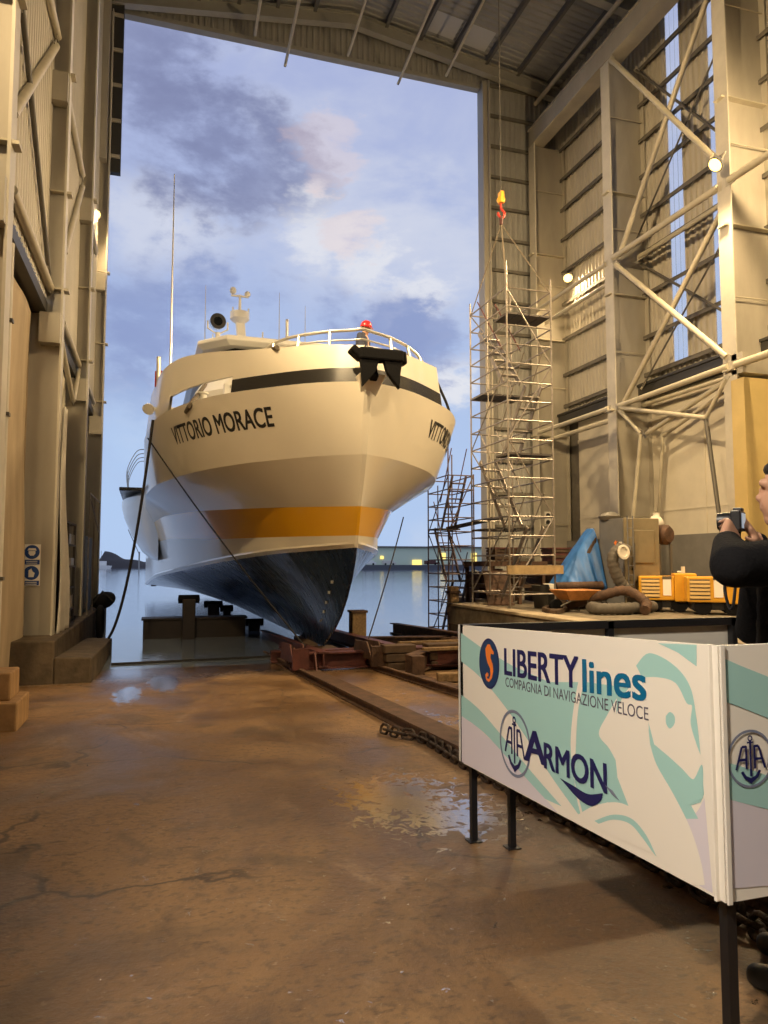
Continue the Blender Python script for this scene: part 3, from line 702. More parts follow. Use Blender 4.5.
hull = weld_build(m, 'hull', ['navy', 'white', 'yel'], ship, 14)
_zs = W[hull.name].z; _at = hull.data.attributes.get('sharp_edge')
for e in hull.data.edges:
    za, zb2 = (hull.data.vertices[i].co.z+_zs for i in e.vertices)
    if 3.585 < za < 3.655 and 3.585 < zb2 < 3.655: e.use_edge_sharp = True
# foredeck
m = MB(); 
for i in range(NU):
    f = lambda u, s: Vector((XS+s*max(.05, sb(u)-.05), 13.78+u*LEN/LEN, SHEER-.06))
    m.add([f(US[i], -1), f(US[i], 1), f(US[i+1], 1), f(US[i+1], -1)], [(0, 1, 2, 3)])
m.build('deck', mat('deck_paint', (.35, .36, .36), .7), ship)
# bulwark: leaning plate with a black band and a mooring opening on each side
def bul(u, side, z):
    k_ = (z-SHEER)
    b = max(.04, sb(u)-.03-.10*k_); y = 13.75+.03+.08*k_+u*.995
    return Vector((XS+side*b, y, z))
UB = [18.0*((i/60)**1.8) for i in range(61)]
topz = lambda u: smoothip([0, 1.6, 2.8, 4.2, 6, 18], [5.88, 6.03, 6.22, 6.38, 6.42, 6.42], u)
OP0, OP1 = 1.9, 4.3
m = MB(); bb = MB(); TH = .06
def bin_(u, side, z): p = bul(u, side, z); return Vector((XS+side*max(.02, abs(p.x-XS)-TH), p.y+TH*.6, z))
def strip(mm_, fa, u0, u1, side, z0, z1): mm_.add([fa(u0, side, z0), fa(u1, side, z0), fa(u1, side, z1), fa(u0, side, z1)], [(0, 1, 2, 3) if side > 0 else (3, 2, 1, 0)])
zb = SHEER+.30; zo = SHEER+.38
mo_, mi_ = MB(), MB()
for side in (-1, 1):
    for i in range(60):
        u0, u1 = UB[i], UB[i+1]; um = (u0+u1)/2
        if side > 0 and um > 1.65: continue          # the right bulwark stops short of the shoulder
        zl = zo if OP0 < um < OP1 and side < 0 else SHEER-.02
        n_ = 3
        for mm_, fa in ((mo_, bul), (mi_, bin_)):
            mm_.add([fa(u, side, zl+((topz(u)-zl)*k/n_)) for k in range(n_+1) for u in (u0, u1)], [(2*k, 2*k+1, 2*k+3, 2*k+2) for k in range(n_)])
        m.add([bul(u0, side, topz(u0)), bul(u1, side, topz(u1)), bin_(u1, side, topz(u1)), bin_(u0, side, topz(u0))], [(0, 1, 2, 3)])
        if zl == zo: m.add([bul(u0, side, zo), bul(u1, side, zo), bin_(u1, side, zo), bin_(u0, side, zo)], [(0, 1, 2, 3)])
        if um <= OP0: bb.add([bul(u, side, z)+Vector((side*.006, -.008, 0)) for z in (SHEER+.005, zb) for u in (u0, u1)], [(0, 1, 3, 2)])
ue = max(u for u in UB if u <= 1.75)
for u, side in ((ue, 1), (UB[-1], -1)): m.add([bul(u, side, SHEER), bin_(u, side, SHEER), bin_(u, side, topz(u)), bul(u, side, topz(u))], [(0, 1, 2, 3)])
def merge(dst, src): b = len(dst.v); dst.v += src.v; dst.f += [tuple(i+b for i in f) for f in src.f]; dst.m += src.m
def weldmesh(mm_):
    key = {}; nv = []; mp_ = []
    for v in mm_.v:
        k_ = (round(v.x, 4), round(v.y, 4), round(v.z, 4))
        if k_ not in key: key[k_] = len(nv); nv.append(v)
        mp_.append(key[k_])
    mm_.v = nv; mm_.f = [tuple(mp_[i] for i in f) for f in mm_.f]
for q in (mo_, mi_, bb, m): weldmesh(q)
merge(m, mo_); merge(m, mi_)
m.build('bulwark', 'white', ship, smooth=50, recalc=False); bb.build('black_band', 'band', ship, smooth=50, recalc=False)
# mooring gear seen through the opening
for side in (-1, 1):
    for u in (2.3, 3.6):
        c = bul(u, side, SHEER)+Vector((-side*.55, .25, -.05))
        m = MB().lathe([(.11, 0), (.09, .04), (.09, .42), (.13, .44), (.13, .48), (.02, .5)], c, (0, 0, 1), 14).lathe([(.11, 0), (.09, .04), (.09, .42), (.13, .44), (.13, .48), (.02, .5)], c+Vector((0, .4, 0)), (0, 0, 1), 14)
        m.build('bollard', 'whitepart', ship, smooth=40)
m = MB().box(XS-2.3, XS+2.3, 19.2, 19.4, SHEER-.05, 6.2); m.build('breakwater', 'whitepart', ship, bevel=.02)
# spray side sponson near the stern
def sponson(side):
    m = MB(); n = 14; k = 24; prof = [(0, 0), (.75, -.02), (1.0, -.18), (1.0, -.42), (.92, -.9), (.72, -1.6), (.40, -2.35), (.12, -2.7), (0, -2.75)]
    def f(a, b):
        y = 29.5+a*9; w = max(0, math.sin(PI*a))**.45; i = b*(len(prof)-1); j = min(int(i), len(prof)-2); t = i-j
        px_ = prof[j][0]+(prof[j+1][0]-prof[j][0])*t; pz = prof[j][1]+(prof[j+1][1]-prof[j][1])*t
        return Vector((XS+side*(3.7+1.5*px_*w), y, 4.3+pz))
    m.grid(f, k, 32)
    return m.build('side_sponson', 'white', ship, smooth=35)
sponson(-1); sponson(1)
for side in (-1,):
    m = MB().box(XS-5.2, XS-3.9, 29.9, 38.1, 4.28, 4.42); m.build('sponson_deck', 'band', ship, bevel=.03)
    m = MB()
    for kx in range(4): m.tube(catmull([(XS-4.9, 31+kx*1.2, 4.4), (XS-4.95, 31+kx*1.2, 5.2), (XS-4.6, 31+kx*1.2, 6.0), (XS-4.2, 31+kx*1.2, 6.1)], 5), .02, 6)
    for z in (4.8, 5.2): m.tube([(XS-4.95, 31, z), (XS-4.95, 34.6, z)], .016, 6)
    m.build('guard_hoops', 'alu', ship, smooth=40)
# wheelhouse and superstructure
m = MB()
def wall_loop(z, inset): return [(XS-2.45+inset, 24.3+inset*.6), (XS-1.7+inset*.6, 23.4+inset), (XS+1.7-inset*.6, 23.4+inset), (XS+2.45-inset, 24.3+inset*.6), (XS+2.45-inset, 46), (XS-2.45+inset, 46)]
def loft(m, loops, mi=0):
    n = len(loops[0][0]); vs = [Vector((x, y, z)) for lp, z in loops for x, y in lp]
    fs = [(i*n+j, i*n+(j+1) % n, (i+1)*n+(j+1) % n, (i+1)*n+j) for i in range(len(loops)-1) for j in range(n)]
    fs += [tuple(range(n))[::-1], tuple((len(loops)-1)*n+j for j in range(n))]
    m.add(vs, fs, mi)
loft(m, [(wall_loop(0, -.6), 5.0), (wall_loop(0, -.3), 7.0), (wall_loop(0, .1), 7.6)]); m.build('deckhouse', 'whitepart', ship, bevel=.05)
m = MB(); loft(m, [(wall_loop(0, .12), 7.6), (wall_loop(0, .3), 8.55)]); m.build('wheelhouse_windows', 'glass', ship)
m = MB(); loft(m, [(wall_loop(0, -.05), 8.5), (wall_loop(0, -.25), 8.63), (wall_loop(0, -.22), 8.78), (wall_loop(0, .3), 8.86)]); m.build('wheelhouse_roof', 'whitepart', ship, bevel=.03)
for i in range(6):
    for s_ in (-1, 1): MB().box(XS+s_*2.99-.03, XS+s_*2.99+.03, 26+i*3, 28.2+i*3, 5.9, 6.6).build('cabin_window', 'glass', ship, bevel=.01)
# mast
mx, my = 2.98, 27.0
mast = MB(); mast.add([(mx-.3, my-.3, 8.5), (mx+.62, my-.3, 8.5), (mx+.62, my+.5, 8.5), (mx-.3, my+.5, 8.5), (mx-.18, my-.1, 9.7), (mx+.18, my-.1, 9.7), (mx+.18, my+.15, 9.7), (mx-.18, my+.15, 9.7)],
         [(0, 3, 2, 1), (4, 5, 6, 7), (0, 1, 5, 4), (1, 2, 6, 5), (2, 3, 7, 6), (3, 0, 4, 7)])
mast.bar((mx-.02, my, 9.6), (mx-.12, my, 10.6), .32, .28).bar((mx+.5, my, 8.9), (mx+.95, my, 9.75), .12, .1)
mast.bar((mx-1.15, my, 9.7), (mx+1.25, my, 9.62), .10, .09)
mo = mast.build('mast', 'whitepart', ship, bevel=.015)
def mpart(mb, n, mt, **k): o = mb.build(n, mt, ship, **k); o.parent = mo; return o
mpart(MB().lathe([(.12, 10.4), (.36, 10.6), (.36, 10.78), (.36, 10.86), (.1, 10.88)], (mx-.12, my, 0), (0, 0, 1), 18), 'radar_platform', 'whitepart', smooth=40)
mpart(MB().tube([(mx-.12, my, 10.85), (mx-.12, my, 11.55)], [.06, .045], 8).bar((mx-.45, my, 11.5), (mx+.2, my, 11.5), .06, .06).bar((mx-.38, my, 10.85), (mx-.38, my, 11.05), .05, .05).bar((mx+.2, my, 10.85), (mx+.2, my, 11.05), .05, .05), 'light_pole', 'whitepart')
mpart(MB().lathe([(.02, -.13), (.11, -.08), (.13, .02), (.09, .12), (.01, .16)], (mx-.38, my, 11.68), (0, 0, 1), 14), 'sensor_dome', 'whitepart', smooth=50)
mpart(MB().lathe([(.02, -.12), (.10, -.08), (.12, .0), (.08, .08), (.01, .11)], (mx+.16, my, 11.62), (0, 0, 1), 14), 'sensor_dome', 'whitepart', smooth=50)
mpart(MB().bar((mx+.75, my, 9.68), (mx+.75, my, 10.2), .05, .05).bar((mx+.64, my, 9.9), (mx+.86, my, 9.9), .12, .14).bar((mx+1.2, my, 9.65), (mx+1.2, my, 9.95), .06, .06).bar((mx-1.1, my, 9.7), (mx-1.1, my, 9.95), .04, .04), 'navigation_lights', 'whitepart')
mpart(MB().lathe([(.22, 0), (.24, .1), (.16, .28), (.02, .36)], (mx+1.05, my, 8.55), (0, 0, 1), 14), 'satellite_dome', 'whitepart', smooth=50)
# searchlight
sl = at(222, 322, Y=24.5)
so = MB().lathe([(.17, -.35), (.25, -.22), (.27, 0), (.27, .03), (.15, .03), (.13, -.05)], sl, (.12, -1, -.05), 24).build('searchlight', 'chrome', ship, smooth=40)
o = MB().lathe([(.15, .02), (.05, -.02)], sl, (.12, -1, -.05), 24).build('lens', 'glass', ship, smooth=40); o.parent = so
o = MB().tube([sl+Vector((-.33, .05, .0)), sl+Vector((-.33, .05, -.25)), sl+Vector((0, .05, -.45)), sl+Vector((.33, .05, -.25)), sl+Vector((.33, .05, 0))], .03, 8).lathe([(.13, -1.08), (.09, -1.0), (.08, -.42), (.1, -.4)], sl, (0, 0, 1), 12).build('yoke', 'whitepart', ship, smooth=40); o.parent = so
# antennas
def whip(px, y0, y1, Y, r, m_='alu', n='whip_antenna'):
    a, b = at(px, y0, Y=Y), at(px, y1, Y=Y); b.x = a.x; a.z = max(min(a.z, 9.0), 5.0) if y0 > 345 else a.z
    MB().tube([a, a.lerp(b, .55), b], [r*1.5, r, r*.5], 6).build(n, m_, ship, smooth=40)
whip(172, 420, 175, 21.5, .028); whip(209, 345, 286, 25, .013); whip(283, 352, 293, 25, .013); whip(309, 356, 306, 25, .012)
for px, y0, y1, Y, r in ((161, 410, 358, 20.5, .06), (291, 352, 320, 24.5, .055)):
    a, b = at(px, y0, Y=Y), at(px, y1, Y=Y); MB().tube([a+Vector((0, 0, -1.2)), b], r, 10).build('vent_post', 'alu', ship, smooth=40)
a = at(163, 380, Y=20.8); MB().lathe([(.02, -.25), (.16, -.22), (.16, .2), (.02, .24)], a, (0, 0, 1), 12).build('life_ring_canister', 'red', ship, smooth=40)
a = at(152, 408, Y=20); m = MB().bar(a+Vector((.1, 0, -.05)), a+Vector((.75, 0, -.02)), .12, .1).lathe([(.05, 0), (.14, .05), (.16, .14)], a+Vector((0, 0, 0)), (-.3, -.6, -.5), 12); m.build('deck_floodlight', 'whitepart', ship)
# railing on the bulwark
def railp(u, side, z): 
    p = bul(u, side, 5.9); return Vector((XS+(p.x-XS)*.93, p.y+.12, z))
rl, rr_ = [.0, .12, .3, .55, .85, 1.15, 1.45], [.12, .3, .55, .85, 1.15, 1.4, 1.6]
zr = lambda u: ip([0, 1.0, 1.3, 1.6], [6.24, 6.20, 6.10, 5.9], u)
loop = [railp(u, -1, zr(u)) for u in reversed(rl)]+[railp(u, 1, zr(u)) for u in rr_]
MB().tube(catmull(loop, 4), .034, 8).build('top_rail', 'alu', ship, smooth=40)
loop = [railp(u, -1, 6.03) for u in reversed(rl[:6])]+[railp(u, 1, 6.03) for u in rr_[:5]]
MB().tube(catmull(loop, 4), .02, 8).build('middle_rail', 'alu', ship, smooth=40)
for side in (-1, 1):
    for u in (.32, .75, 1.2):
        p = railp(u, side, zr(u)); q = bul(u, side, 5.72); MB().tube([q+Vector((-side*.03, .05, 0)), p], .032, 8).build('rail_post', 'alu', ship, smooth=40)
_o = Vector((-.05, .1, 0)); pts = [bul(1.7, 1, 5.85)+_o, bul(1.95, 1, 5.62)+_o, bul(2.5, 1, 5.38)+_o, bul(3.2, 1, 5.24)+_o, bul(4.0, 1, 5.12)+_o]
MB().tube(catmull(pts, 6), .035, 8).build('handrail_pipe', 'ropedark', ship, smooth=40)
# anchor on its roller at the stem
ay = 13.45; anc = MB()
XA = XS+.15
anc.box(XA-.46, XA+.46, ay-.2, ay+.1, 5.42, 5.66); anc.bar((XA-.53, ay-.02, 5.50), (XA-.43, ay-.02, 5.62), .3, .3)
anc.bar((XA+.43, ay, 5.53), (XA+.55, ay, 5.54), .26, .26)
ao = anc.build('anchor', 'rubber', ship, bevel=.04)
for s_, x in ((-1, XA-.24), (1, XA+.24)):
    o = MB().prism([(-.2, .32), (.2, .32), (.16, .05), (.14, -.26), (-.12, .05)] if s_ > 0 else [(-.2, .32), (.2, .32), (.12, .05), (-.14, -.26), (-.16, .05)], (x, ay-.16, 5.14), (1, 0, 0), (0, 0, 1), (0, .13, 0)).build('fluke', 'rubber', ship, bevel=.02); o.parent = ao
o = MB().bar((XS+.06, ay+.05, 5.1), (XS+.06, ay+.4, 5.8), .16, .16).build('shank', 'rubber', ship, bevel=.02); o.parent = ao
m = MB().add([(XS-.22, ay+.12, 5.22), (XS+.34, ay+.12, 5.22), (XS+.2, ay+.42, 4.78), (XS-.1, ay+.42, 4.78), (XS-.22, 14.6, 5.22), (XS+.34, 14.6, 5.22), (XS+.2, 14.6, 4.78), (XS-.1, 14.6, 4.78)],
           [(0, 1, 2, 3), (7, 6, 5, 4), (0, 4, 5, 1), (1, 5, 6, 2), (2, 6, 7, 3), (3, 7, 4, 0)]); m.build('anchor_roller', 'white', ship, bevel=.02)
# name on both bows, bent onto the plating
ZT0 = 4.32
def plate(z, u, side):
    t = (z-3.65)/(5.1-3.65); b = kb(u)*(1-t)+sb(u)*t
    if t < .52: tt = t/.52; b = kb(u)*(1-tt)+(.5*(kb(u)+sb(u))+.03)*tt
    else: tt = (t-.52)/.48; b = (.5*(kb(u)+sb(u))+.03)*(1-tt)+sb(u)*tt
    y0 = stemy(z); return Vector((XS+side*max(.05, b), y0+u*(13.75+LEN-y0)/LEN, z))
def arc_table(z, side):
    us = [i*.02 for i in range(500)]; L_ = [0]; p = plate(z, 0, side)
    for u in us[1:]: n = plate(z, u, side); L_.append(L_[-1]+(n-p).length); p = n
    return us, L_
def name_on_bow(side, u_near, h, width):
    v, f, w = textmesh('VITTORIO MORACE', .024); us, L_ = arc_table(4.5, side)
    s0 = ip(us, L_, u_near); out = []
    for x, y in v:
        xx = x/w*width; s = s0+(width-xx if side < 0 else xx); u = ip(L_, us, s); z = ZT0+y/.7*h+.10*(1-(xx/width if side < 0 else 1-xx/width))*0
        p = plate(z, u, side); du = plate(z, u+.02, side)-p; dz = plate(z+.02, u, side)-p; n = du.cross(dz).normalized()
        if n.x*side < 0: n = -n
        out.append(p+n*(.012+.0006*(len(out)*5//len(v))))
    MB().add(out, f).build('name_lettering', 'black', ship, recalc=False)
name_on_bow(-1, 1.15, .40, 3.7); name_on_bow(1, 1.35, .40, 3.7)
# draught marks
m = MB()
for i in range(5):
    z = 1.0-i*.24
    for s_ in (-1,):
        r = ip([-.57, .0, .8, 1.8], [0, 1.7, 4.4, 7], z)
        def sp(z_, u): 
            for a in range(7):
                za, zb = ROWS[a][1](u), ROWS[a+1][1](u)
                if za <= z_ <= zb: t = (z_-za)/(zb-za+1e-6); return hull_pt(a, u, s_).lerp(hull_pt(a+1, u, s_), t)
            return hull_pt(3, u, s_)
        u0 = .62+.12*i
        a, b, c, d = sp(z, u0), sp(z, u0+.12), sp(z+.07, u0+.12), sp(z+.07, u0); n = (b-a).cross(d-a).normalized(); n = -n if n.x > 0 else n
        m.add([q_+n*.02 for q_ in (a, b, c, d)], [(0, 1, 2, 3)])
m.build('draught_marks', 'whitepart', ship, recalc=False)
# cleat at the stern corner, propeller fairing
MB().box(XS-3.75, XS-3.4, 51.4, 51.9, -.12, .22).build('stern_bracket', 'rustred', ship, bevel=.03)
ship.rotation_euler = (0, 0, math.radians(1.1))
#@@P3
# mooring ropes
tag(MB().tube(sag((-.24, 18.6, 5.0), (-1.22, 19.9, -.47), 1.0, 20), .035, 8).build('mooring_rope', 'ropedark', smooth=40), 'dark thick mooring rope sagging from the ship to the left pier', 'rope')
tag(MB().tube(sag((-.36, 19.0, 4.6), (2.95, 15.1, -.3), .12, 14), .018, 6).build('mooring_rope', 'ropedark', smooth=40), 'thin dark rope crossing in front of the left bow down to the cradle', 'rope')
tag(MB().tube(sag((6.6, 19.4, 2.75), (4.6, 16.2, -.45), .1, 12), .018, 6).build('mooring_rope', 'ropedark', smooth=40), 'thin dark rope from the right bow down to the cradle', 'rope')
tag(MB().tube(catmull([bul(1.0, -1, 5.93)+Vector((-.03, -.05, .02)), at(215, 366, X=1.25), at(205, 385, X=1.0), at(192, 402, X=.62), at(186, 412, X=.5)], 6), .05, 8).build('mooring_rope', 'rope', smooth=40), 'thick tan rope hanging over the bulwark into the mooring opening', 'rope')
# ================================================================== CRADLE, RAILS
def cbox(m, x0, x1, y0, y1, z0, z1, mi=0): return m.box(x0, x1, y0, y1, z0, z1, mi)
def ibeam(m, p0, p1, h, w, mi=0, t=.03):
    p0, p1 = Vector(p0), Vector(p1); up = Vector((0, 0, 1))
    m.bar(p0, p1, t, h, mi=mi); m.bar(p0+up*(h/2), p1+up*(h/2), w, t, mi=mi); m.bar(p0-up*(h/2), p1-up*(h/2), w, t, mi=mi); return m
for x, l in ((2.62, 'left rusty crane rail running down the slip past the puddle'), (4.2, 'right rusty rail running down the slip beside the cradle'), (6.2, 'farthest rusty rail by the quay wall')):
    t = thing('slip_rail', l, 'rail', (x, 3, fz(3)))
    m = MB()
    for (a, b, c, d) in ((-.07, .07, .0, .02), (-.015, .015, .02, .09), (-.04, .04, .09, .12)):
        m.add([(x+a, -10, fz(-6)+c), (x+b, -10, fz(-6)+c), (x+b, -6, fz(-6)+c), (x+a, -6, fz(-6)+c), (x+a, -10, fz(-6)+d), (x+b, -10, fz(-6)+d), (x+b, -6, fz(-6)+d), (x+a, -6, fz(-6)+d)], [(0, 3, 2, 1), (4, 5, 6, 7), (0, 1, 5, 4), (2, 3, 7, 6), (3, 0, 4, 7), (1, 2, 6, 5)])
        m.add([(x+a, -6, fz(-6)+c), (x+b, -6, fz(-6)+c), (x+b, 29, fz(29)+c), (x+a, 29, fz(29)+c), (x+a, -6, fz(-6)+d), (x+b, -6, fz(-6)+d), (x+b, 29, fz(29)+d), (x+a, 29, fz(29)+d)], [(0, 3, 2, 1), (4, 5, 6, 7), (0, 1, 5, 4), (2, 3, 7, 6), (3, 0, 4, 7), (1, 2, 6, 5)])
    m.build('rail_head', 'rust', t)
    x2 = x+.16
    MB().add([(x2, -6, fz(-6)+.004), (x2+.3, -6, fz(-6)+.004), (x2+.3, 26, fz(26)+.004), (x2, 26, fz(26)+.004), (x2, -6, fz(-6)+.03), (x2+.3, -6, fz(-6)+.03), (x2+.3, 26, fz(26)+.03), (x2, 26, fz(26)+.03)], [(0, 3, 2, 1), (4, 5, 6, 7), (0, 1, 5, 4), (2, 3, 7, 6), (3, 0, 4, 7), (1, 2, 6, 5)]).build('bearing_plate', 'rust', t)
# bow carriage of the cradle
t = thing('slip_cradle', 'red oxide steel cradle carriage under the bow', 'cradle', (3.9, 15.5, -.75))
m = MB(); f0 = lambda y: fz(y)
ibeam(m, (2.55, 14.6, -.53), (7.6, 14.6, -.53), .30, .28); m.build('cross_beam', 'rustred', t)
m = MB(); ibeam(m, (2.45, 16.6, -.68), (7.8, 16.6, -.68), .22, .28); m.build('cross_beam', 'rustred', t)
m = MB(); ibeam(m, (3.2, 14.4, -.50), (3.2, 23.5, -.85), .28, .2); m.build('side_girder', 'rustred', t)
m = MB(); ibeam(m, (4.9, 14.2, -.46), (4.9, 23.5, -.75), .3, .24); m.build('side_girder', 'rustred', t)
m = MB(); ibeam(m, (7.3, 13.6, -.36), (7.3, 22.5, -.66), .3, .24); m.build('side_girder', 'rust', t)
for x in (2.62, 4.2, 6.2):
    for y in (14.25, 15.1):
        z = fz(y)+.30
        MB().lathe([(.02, -.07), (.20, -.07), (.20, -.05), (.17, -.04), (.17, .05), (.20, .06), (.02, .07)], (x, y, z), (1, 0, 0), 22).build('wheel', 'rust', t, smooth=35)
    m = MB().prism([(-.75, 0), (.75, 0), (.55, .34), (-.35, .34)], (x-.14, 14.65, fz(14.65)+.22), (0, 1, -.05), (0, 0, 1), (.03, 0, 0)).prism([(-.75, 0), (.75, 0), (.55, .34), (-.35, .34)], (x+.11, 14.65, fz(14.65)+.22), (0, 1, -.05), (0, 0, 1), (.03, 0, 0))
    m.box(x-.16, x+.16, 13.82, 13.92, fz(14)+.1, fz(14)+.5); m.build('bogie_frame', 'rustred' if x < 4 else 'rust', t)
for x0, x1, y0 in ((4.3, 4.85, 13.6), (5.2, 6.0, 13.6), (6.4, 7.1, 13.4)):
    m = MB()
    for k in range(3): m.box(x0-.03*k, x1+.02*k, y0, y0+.34, -.66+.17*k, -.51+.17*k)
    m.build('timber_block', 'timber_d', t, bevel=.012)
m = MB()
for x in (3.0, 5.6, 6.6, 7.5): m.prism([(0, 0), (.3, 0), (.05, .42), (0, .42)], (x, 14.45, -.76), (0, -1, 0), (0, 0, 1), (.03, 0, 0))
m.build('stiffener_rib', 'rustred', t)
MB().box(3.62, 4.14, 16.9, 17.7, -.86, -.585).build('keel_block', 'timber_d', t, bevel=.015)
MB().box(3.62, 4.14, 19.4, 20.2, -1.0, -.585).build('keel_block', 'timber_d', t, bevel=.015)
# right platform of the carriage: boards, stacked plates
t = thing('cradle_platform', 'low boarded cradle platform between the bow and the quay', 'platform', (6.0, 13.6, -.66))
MB().box(4.9, 7.9, 13.15, 13.3, -.24, -.19).box(4.7, 7.7, 14.1, 14.2, -.2, -.16).build('edge_plank', 'timber', t)
m = MB(); ibeam(m, (4.5, 13.9, -.42), (7.8, 12.8, -.40), .34, .22); m.build('front_beam', 'rustred', t)
m = MB(); ibeam(m, (4.55, 12.9, -.44), (5.3, 13.9, -.46), .34, .24); m.box(4.45, 4.7, 12.6, 13.0, -.62, -.26); m.build('end_block', 'rust', t, bevel=.01)
m = MB()
for k in range(4): m.box(5.6-.02*k, 6.5+.03*k, 12.2+.03*k, 12.75, -.60+.09*k, -.535+.09*k)
m.build('plank_stack', 'timber_d', t, bevel=.008)
for k in range(3): tag(MB().bar((4.55+.05*k, 11.6-.9*k, fz(11.6-.9*k)+.09), (7.6, 10.9-.9*k, fz(10.9-.9*k)+.09), .2, .14).build('timber_baulk', 'timber', bevel=.012), ('dark brown timber baulk lying across the rail nearest the cradle', 'middle one of the timber baulks lying across the rail', 'timber baulk across the rail nearest the sign')[k], 'timber', 'timber baulks on the slip')
# arms and float tank in the water
t = thing('cradle_pontoon', 'dark red pontoon box half afloat under the left side of the ship', 'pontoon', (1.2, 23.3, -1.2))
MB().box(-.45, 2.6, 23.0, 23.7, -1.15, -.28).build('tank', 'wetdark', t, bevel=.02)
MB().box(-.5, 2.65, 22.95, 23.75, -.28, -.22).build('tank_lid', 'wetdark', t)
def upright(x, y, top, w, label):
    t = thing('cradle_upright', label, 'post', (x, y, -1.6), 'cradle uprights')
    MB().box(x-w/2, x+w/2, y-w/2, y+w/2, -1.6, top-.12).build('post', 'wetdark', t, bevel=.02)
    MB().lathe([(.02, -w*.85), (.13, -w*.8), (.13, w*.8), (.02, w*.85)], (x, y, top-.12), (1, 0, 0), 16).build('roller', 'rubber', t, smooth=40)
upright(.86, 22.7, .48, .38, 'thick dark cradle upright with a roller, standing in front of the pontoon')
upright(1.95, 28.0, .02, .42, 'dark cradle upright behind the pontoon, left of two under the hull')
upright(2.5, 28.6, -.18, .30, 'dark cradle upright behind the pontoon, right of two under the hull')
upright(3.1, 25.0, -.45, .4, 'short dark cradle upright under the keel')
t = thing('mooring_post', 'square rusty post standing in the water right of the bow', 'post', (5.2, 19, -1.6))
MB().box(5.0, 5.4, 19.0, 19.4, -1.6, .12).build('post_body', 'timber', t, bevel=.02); MB().box(4.97, 5.43, 18.97, 19.43, .1, .16).build('post_cap', 'rust', t)
m = MB(); ibeam(m, (4.9, 18.4, -.64), (7.7, 17.6, -.62), .3, .22); tag(m.build('loose_girder', 'rust'), 'rusty girder lying in the shallows right of the bow', 'girder')
# floating boom line
tag(MB().tube(sag((-1.0, 17.4, WATER+.02), (3.0, 17.7, WATER+.02), 0, 10), .03, 6).build('floating_hose', 'ropedark', smooth=40), 'thin dark hose lying across the water edge', 'hose')
# ================================================================== CHAIN
def link(a, b, roll, r=.022):
    a, b = Vector(a), Vector(b); d = (b-a).normalized(); s = d.cross(Vector((0, 0, 1))).normalized(); u = s.cross(d); w = s*math.cos(roll)+u*math.sin(roll); L_ = (b-a).length; c = (a+b)/2; pts = []
    for k in range(14):
        th = 2*PI*k/14; x = math.cos(th); y = math.sin(th)
        pts.append(c+d*((L_*.5-.028)*(1 if x > 0 else -1)+.05*x)+w*(.05*y))
    return pts
path = catmull([fl(382, 733), fl(398, 738), fl(425, 744), fl(470, 772), fl(520, 800), fl(580, 832), fl(640, 862), fl(700, 898), fl(760, 940), fl(830, 985)], 24)
path = [p+Vector((0, 0, .05)) for p in path]
t = thing('anchor_chain', 'heavy rusty chain lying along the floor and under the printed sign', 'chain', path[0])
dist = 0; pts = [path[0]]
for a, b in zip(path, path[1:]):
    dist += (b-a).length
    if dist >= .098: pts.append(b); dist = 0
for i in range(min(len(pts)-1, 96)):
    MB().tube(link(pts[i], pts[i+1], .35 if i % 2 else   .35+PI/2), .0155, 7, closed=True).build('link', 'chain', t, smooth=60)
# ================================================================== PRINTED SIGN BOOTH
SX, SY0, SY1 = 1.72, 4.0, 1.94          # long face: x = SX, from SY0 (far) to SY1 (corner)
zb = lambda y: .28+.05*(SY0-y); PH = .80
def fp(px, py):
    """photograph point on the long face -> (s along the face, t up the face)"""
    p = at(px, py, X=SX); return (SY0-p.y, p.z-zb(p.y))
def rp(px, py):
    p = at(px, py, Y=SY1-.02); return (p.x-SX, p.z-zb(SY1))
def FP(s, t, e=0): y = SY0-s; return Vector((SX-e, y, zb(y)+t))
def RP(s, t, e=0): return Vector((SX+s, SY1-.02-e, zb(SY1)+t))
Z8 = lambda x, y: (450+x/2.415, 620+y/2.415)
sign = thing('sign_booth', 'white and teal printed barrier booth on black legs, with shipping company lettering', 'sign', (1.72, 2.0, fz(2)))
def slab(m, P, s0, s1, t0, t1, d=.02): m.add([P(s0, t0), P(s1, t0), P(s1, t1), P(s0, t1), P(s0, t0, -d), P(s1, t0, -d), P(s1, t1, -d), P(s0, t1, -d)], [(0, 1, 2, 3), (7, 6, 5, 4), (0, 4, 5, 1), (1, 5, 6, 2), (2, 6, 7, 3), (3, 7, 4, 0)]); return m
LF = SY0-SY1; LR = 2.0
slab(MB(), FP, 0, LF, 0, PH).build('long_panel', 'panel', sign); slab(MB(), RP, 0, LR, 0, PH).build('end_panel', 'panel', sign)
m = MB().bar(FP(LF-.01, -.005, .004), FP(LF-.01, PH+.004, .004), .012, .02, up=(1, 0, 0)); m.bar(RP(.012, -.005, .006), RP(.012, PH+.004, .006), .02, .008, up=(0, 1, 0)); m.build('corner_trim', 'panel', sign, bevel=.003)
def clip(poly, a, b):
    """keep a printed shape inside the panel"""
    def cut(pl, f, ax, v, sg):
        o = []
        for i in range(len(pl)):
            p, q = pl[i-1], pl[i]; ip_, iq = (p[ax]-v)*sg >= 0, (q[ax]-v)*sg >= 0
            if ip_ != iq: t = (v-p[ax])/(q[ax]-p[ax]); o.append((p[0]+(q[0]-p[0])*t, p[1]+(q[1]-p[1])*t))
            if iq: o.append(q)
        return o
    for ax, v, sg in ((0, .004, 1), (0, a, -1), (1, .004, 1), (1, b, -1)):
        poly = cut(poly, None, ax, v, sg)
        if len(poly) < 3: return poly
    return poly
LAY = [0]
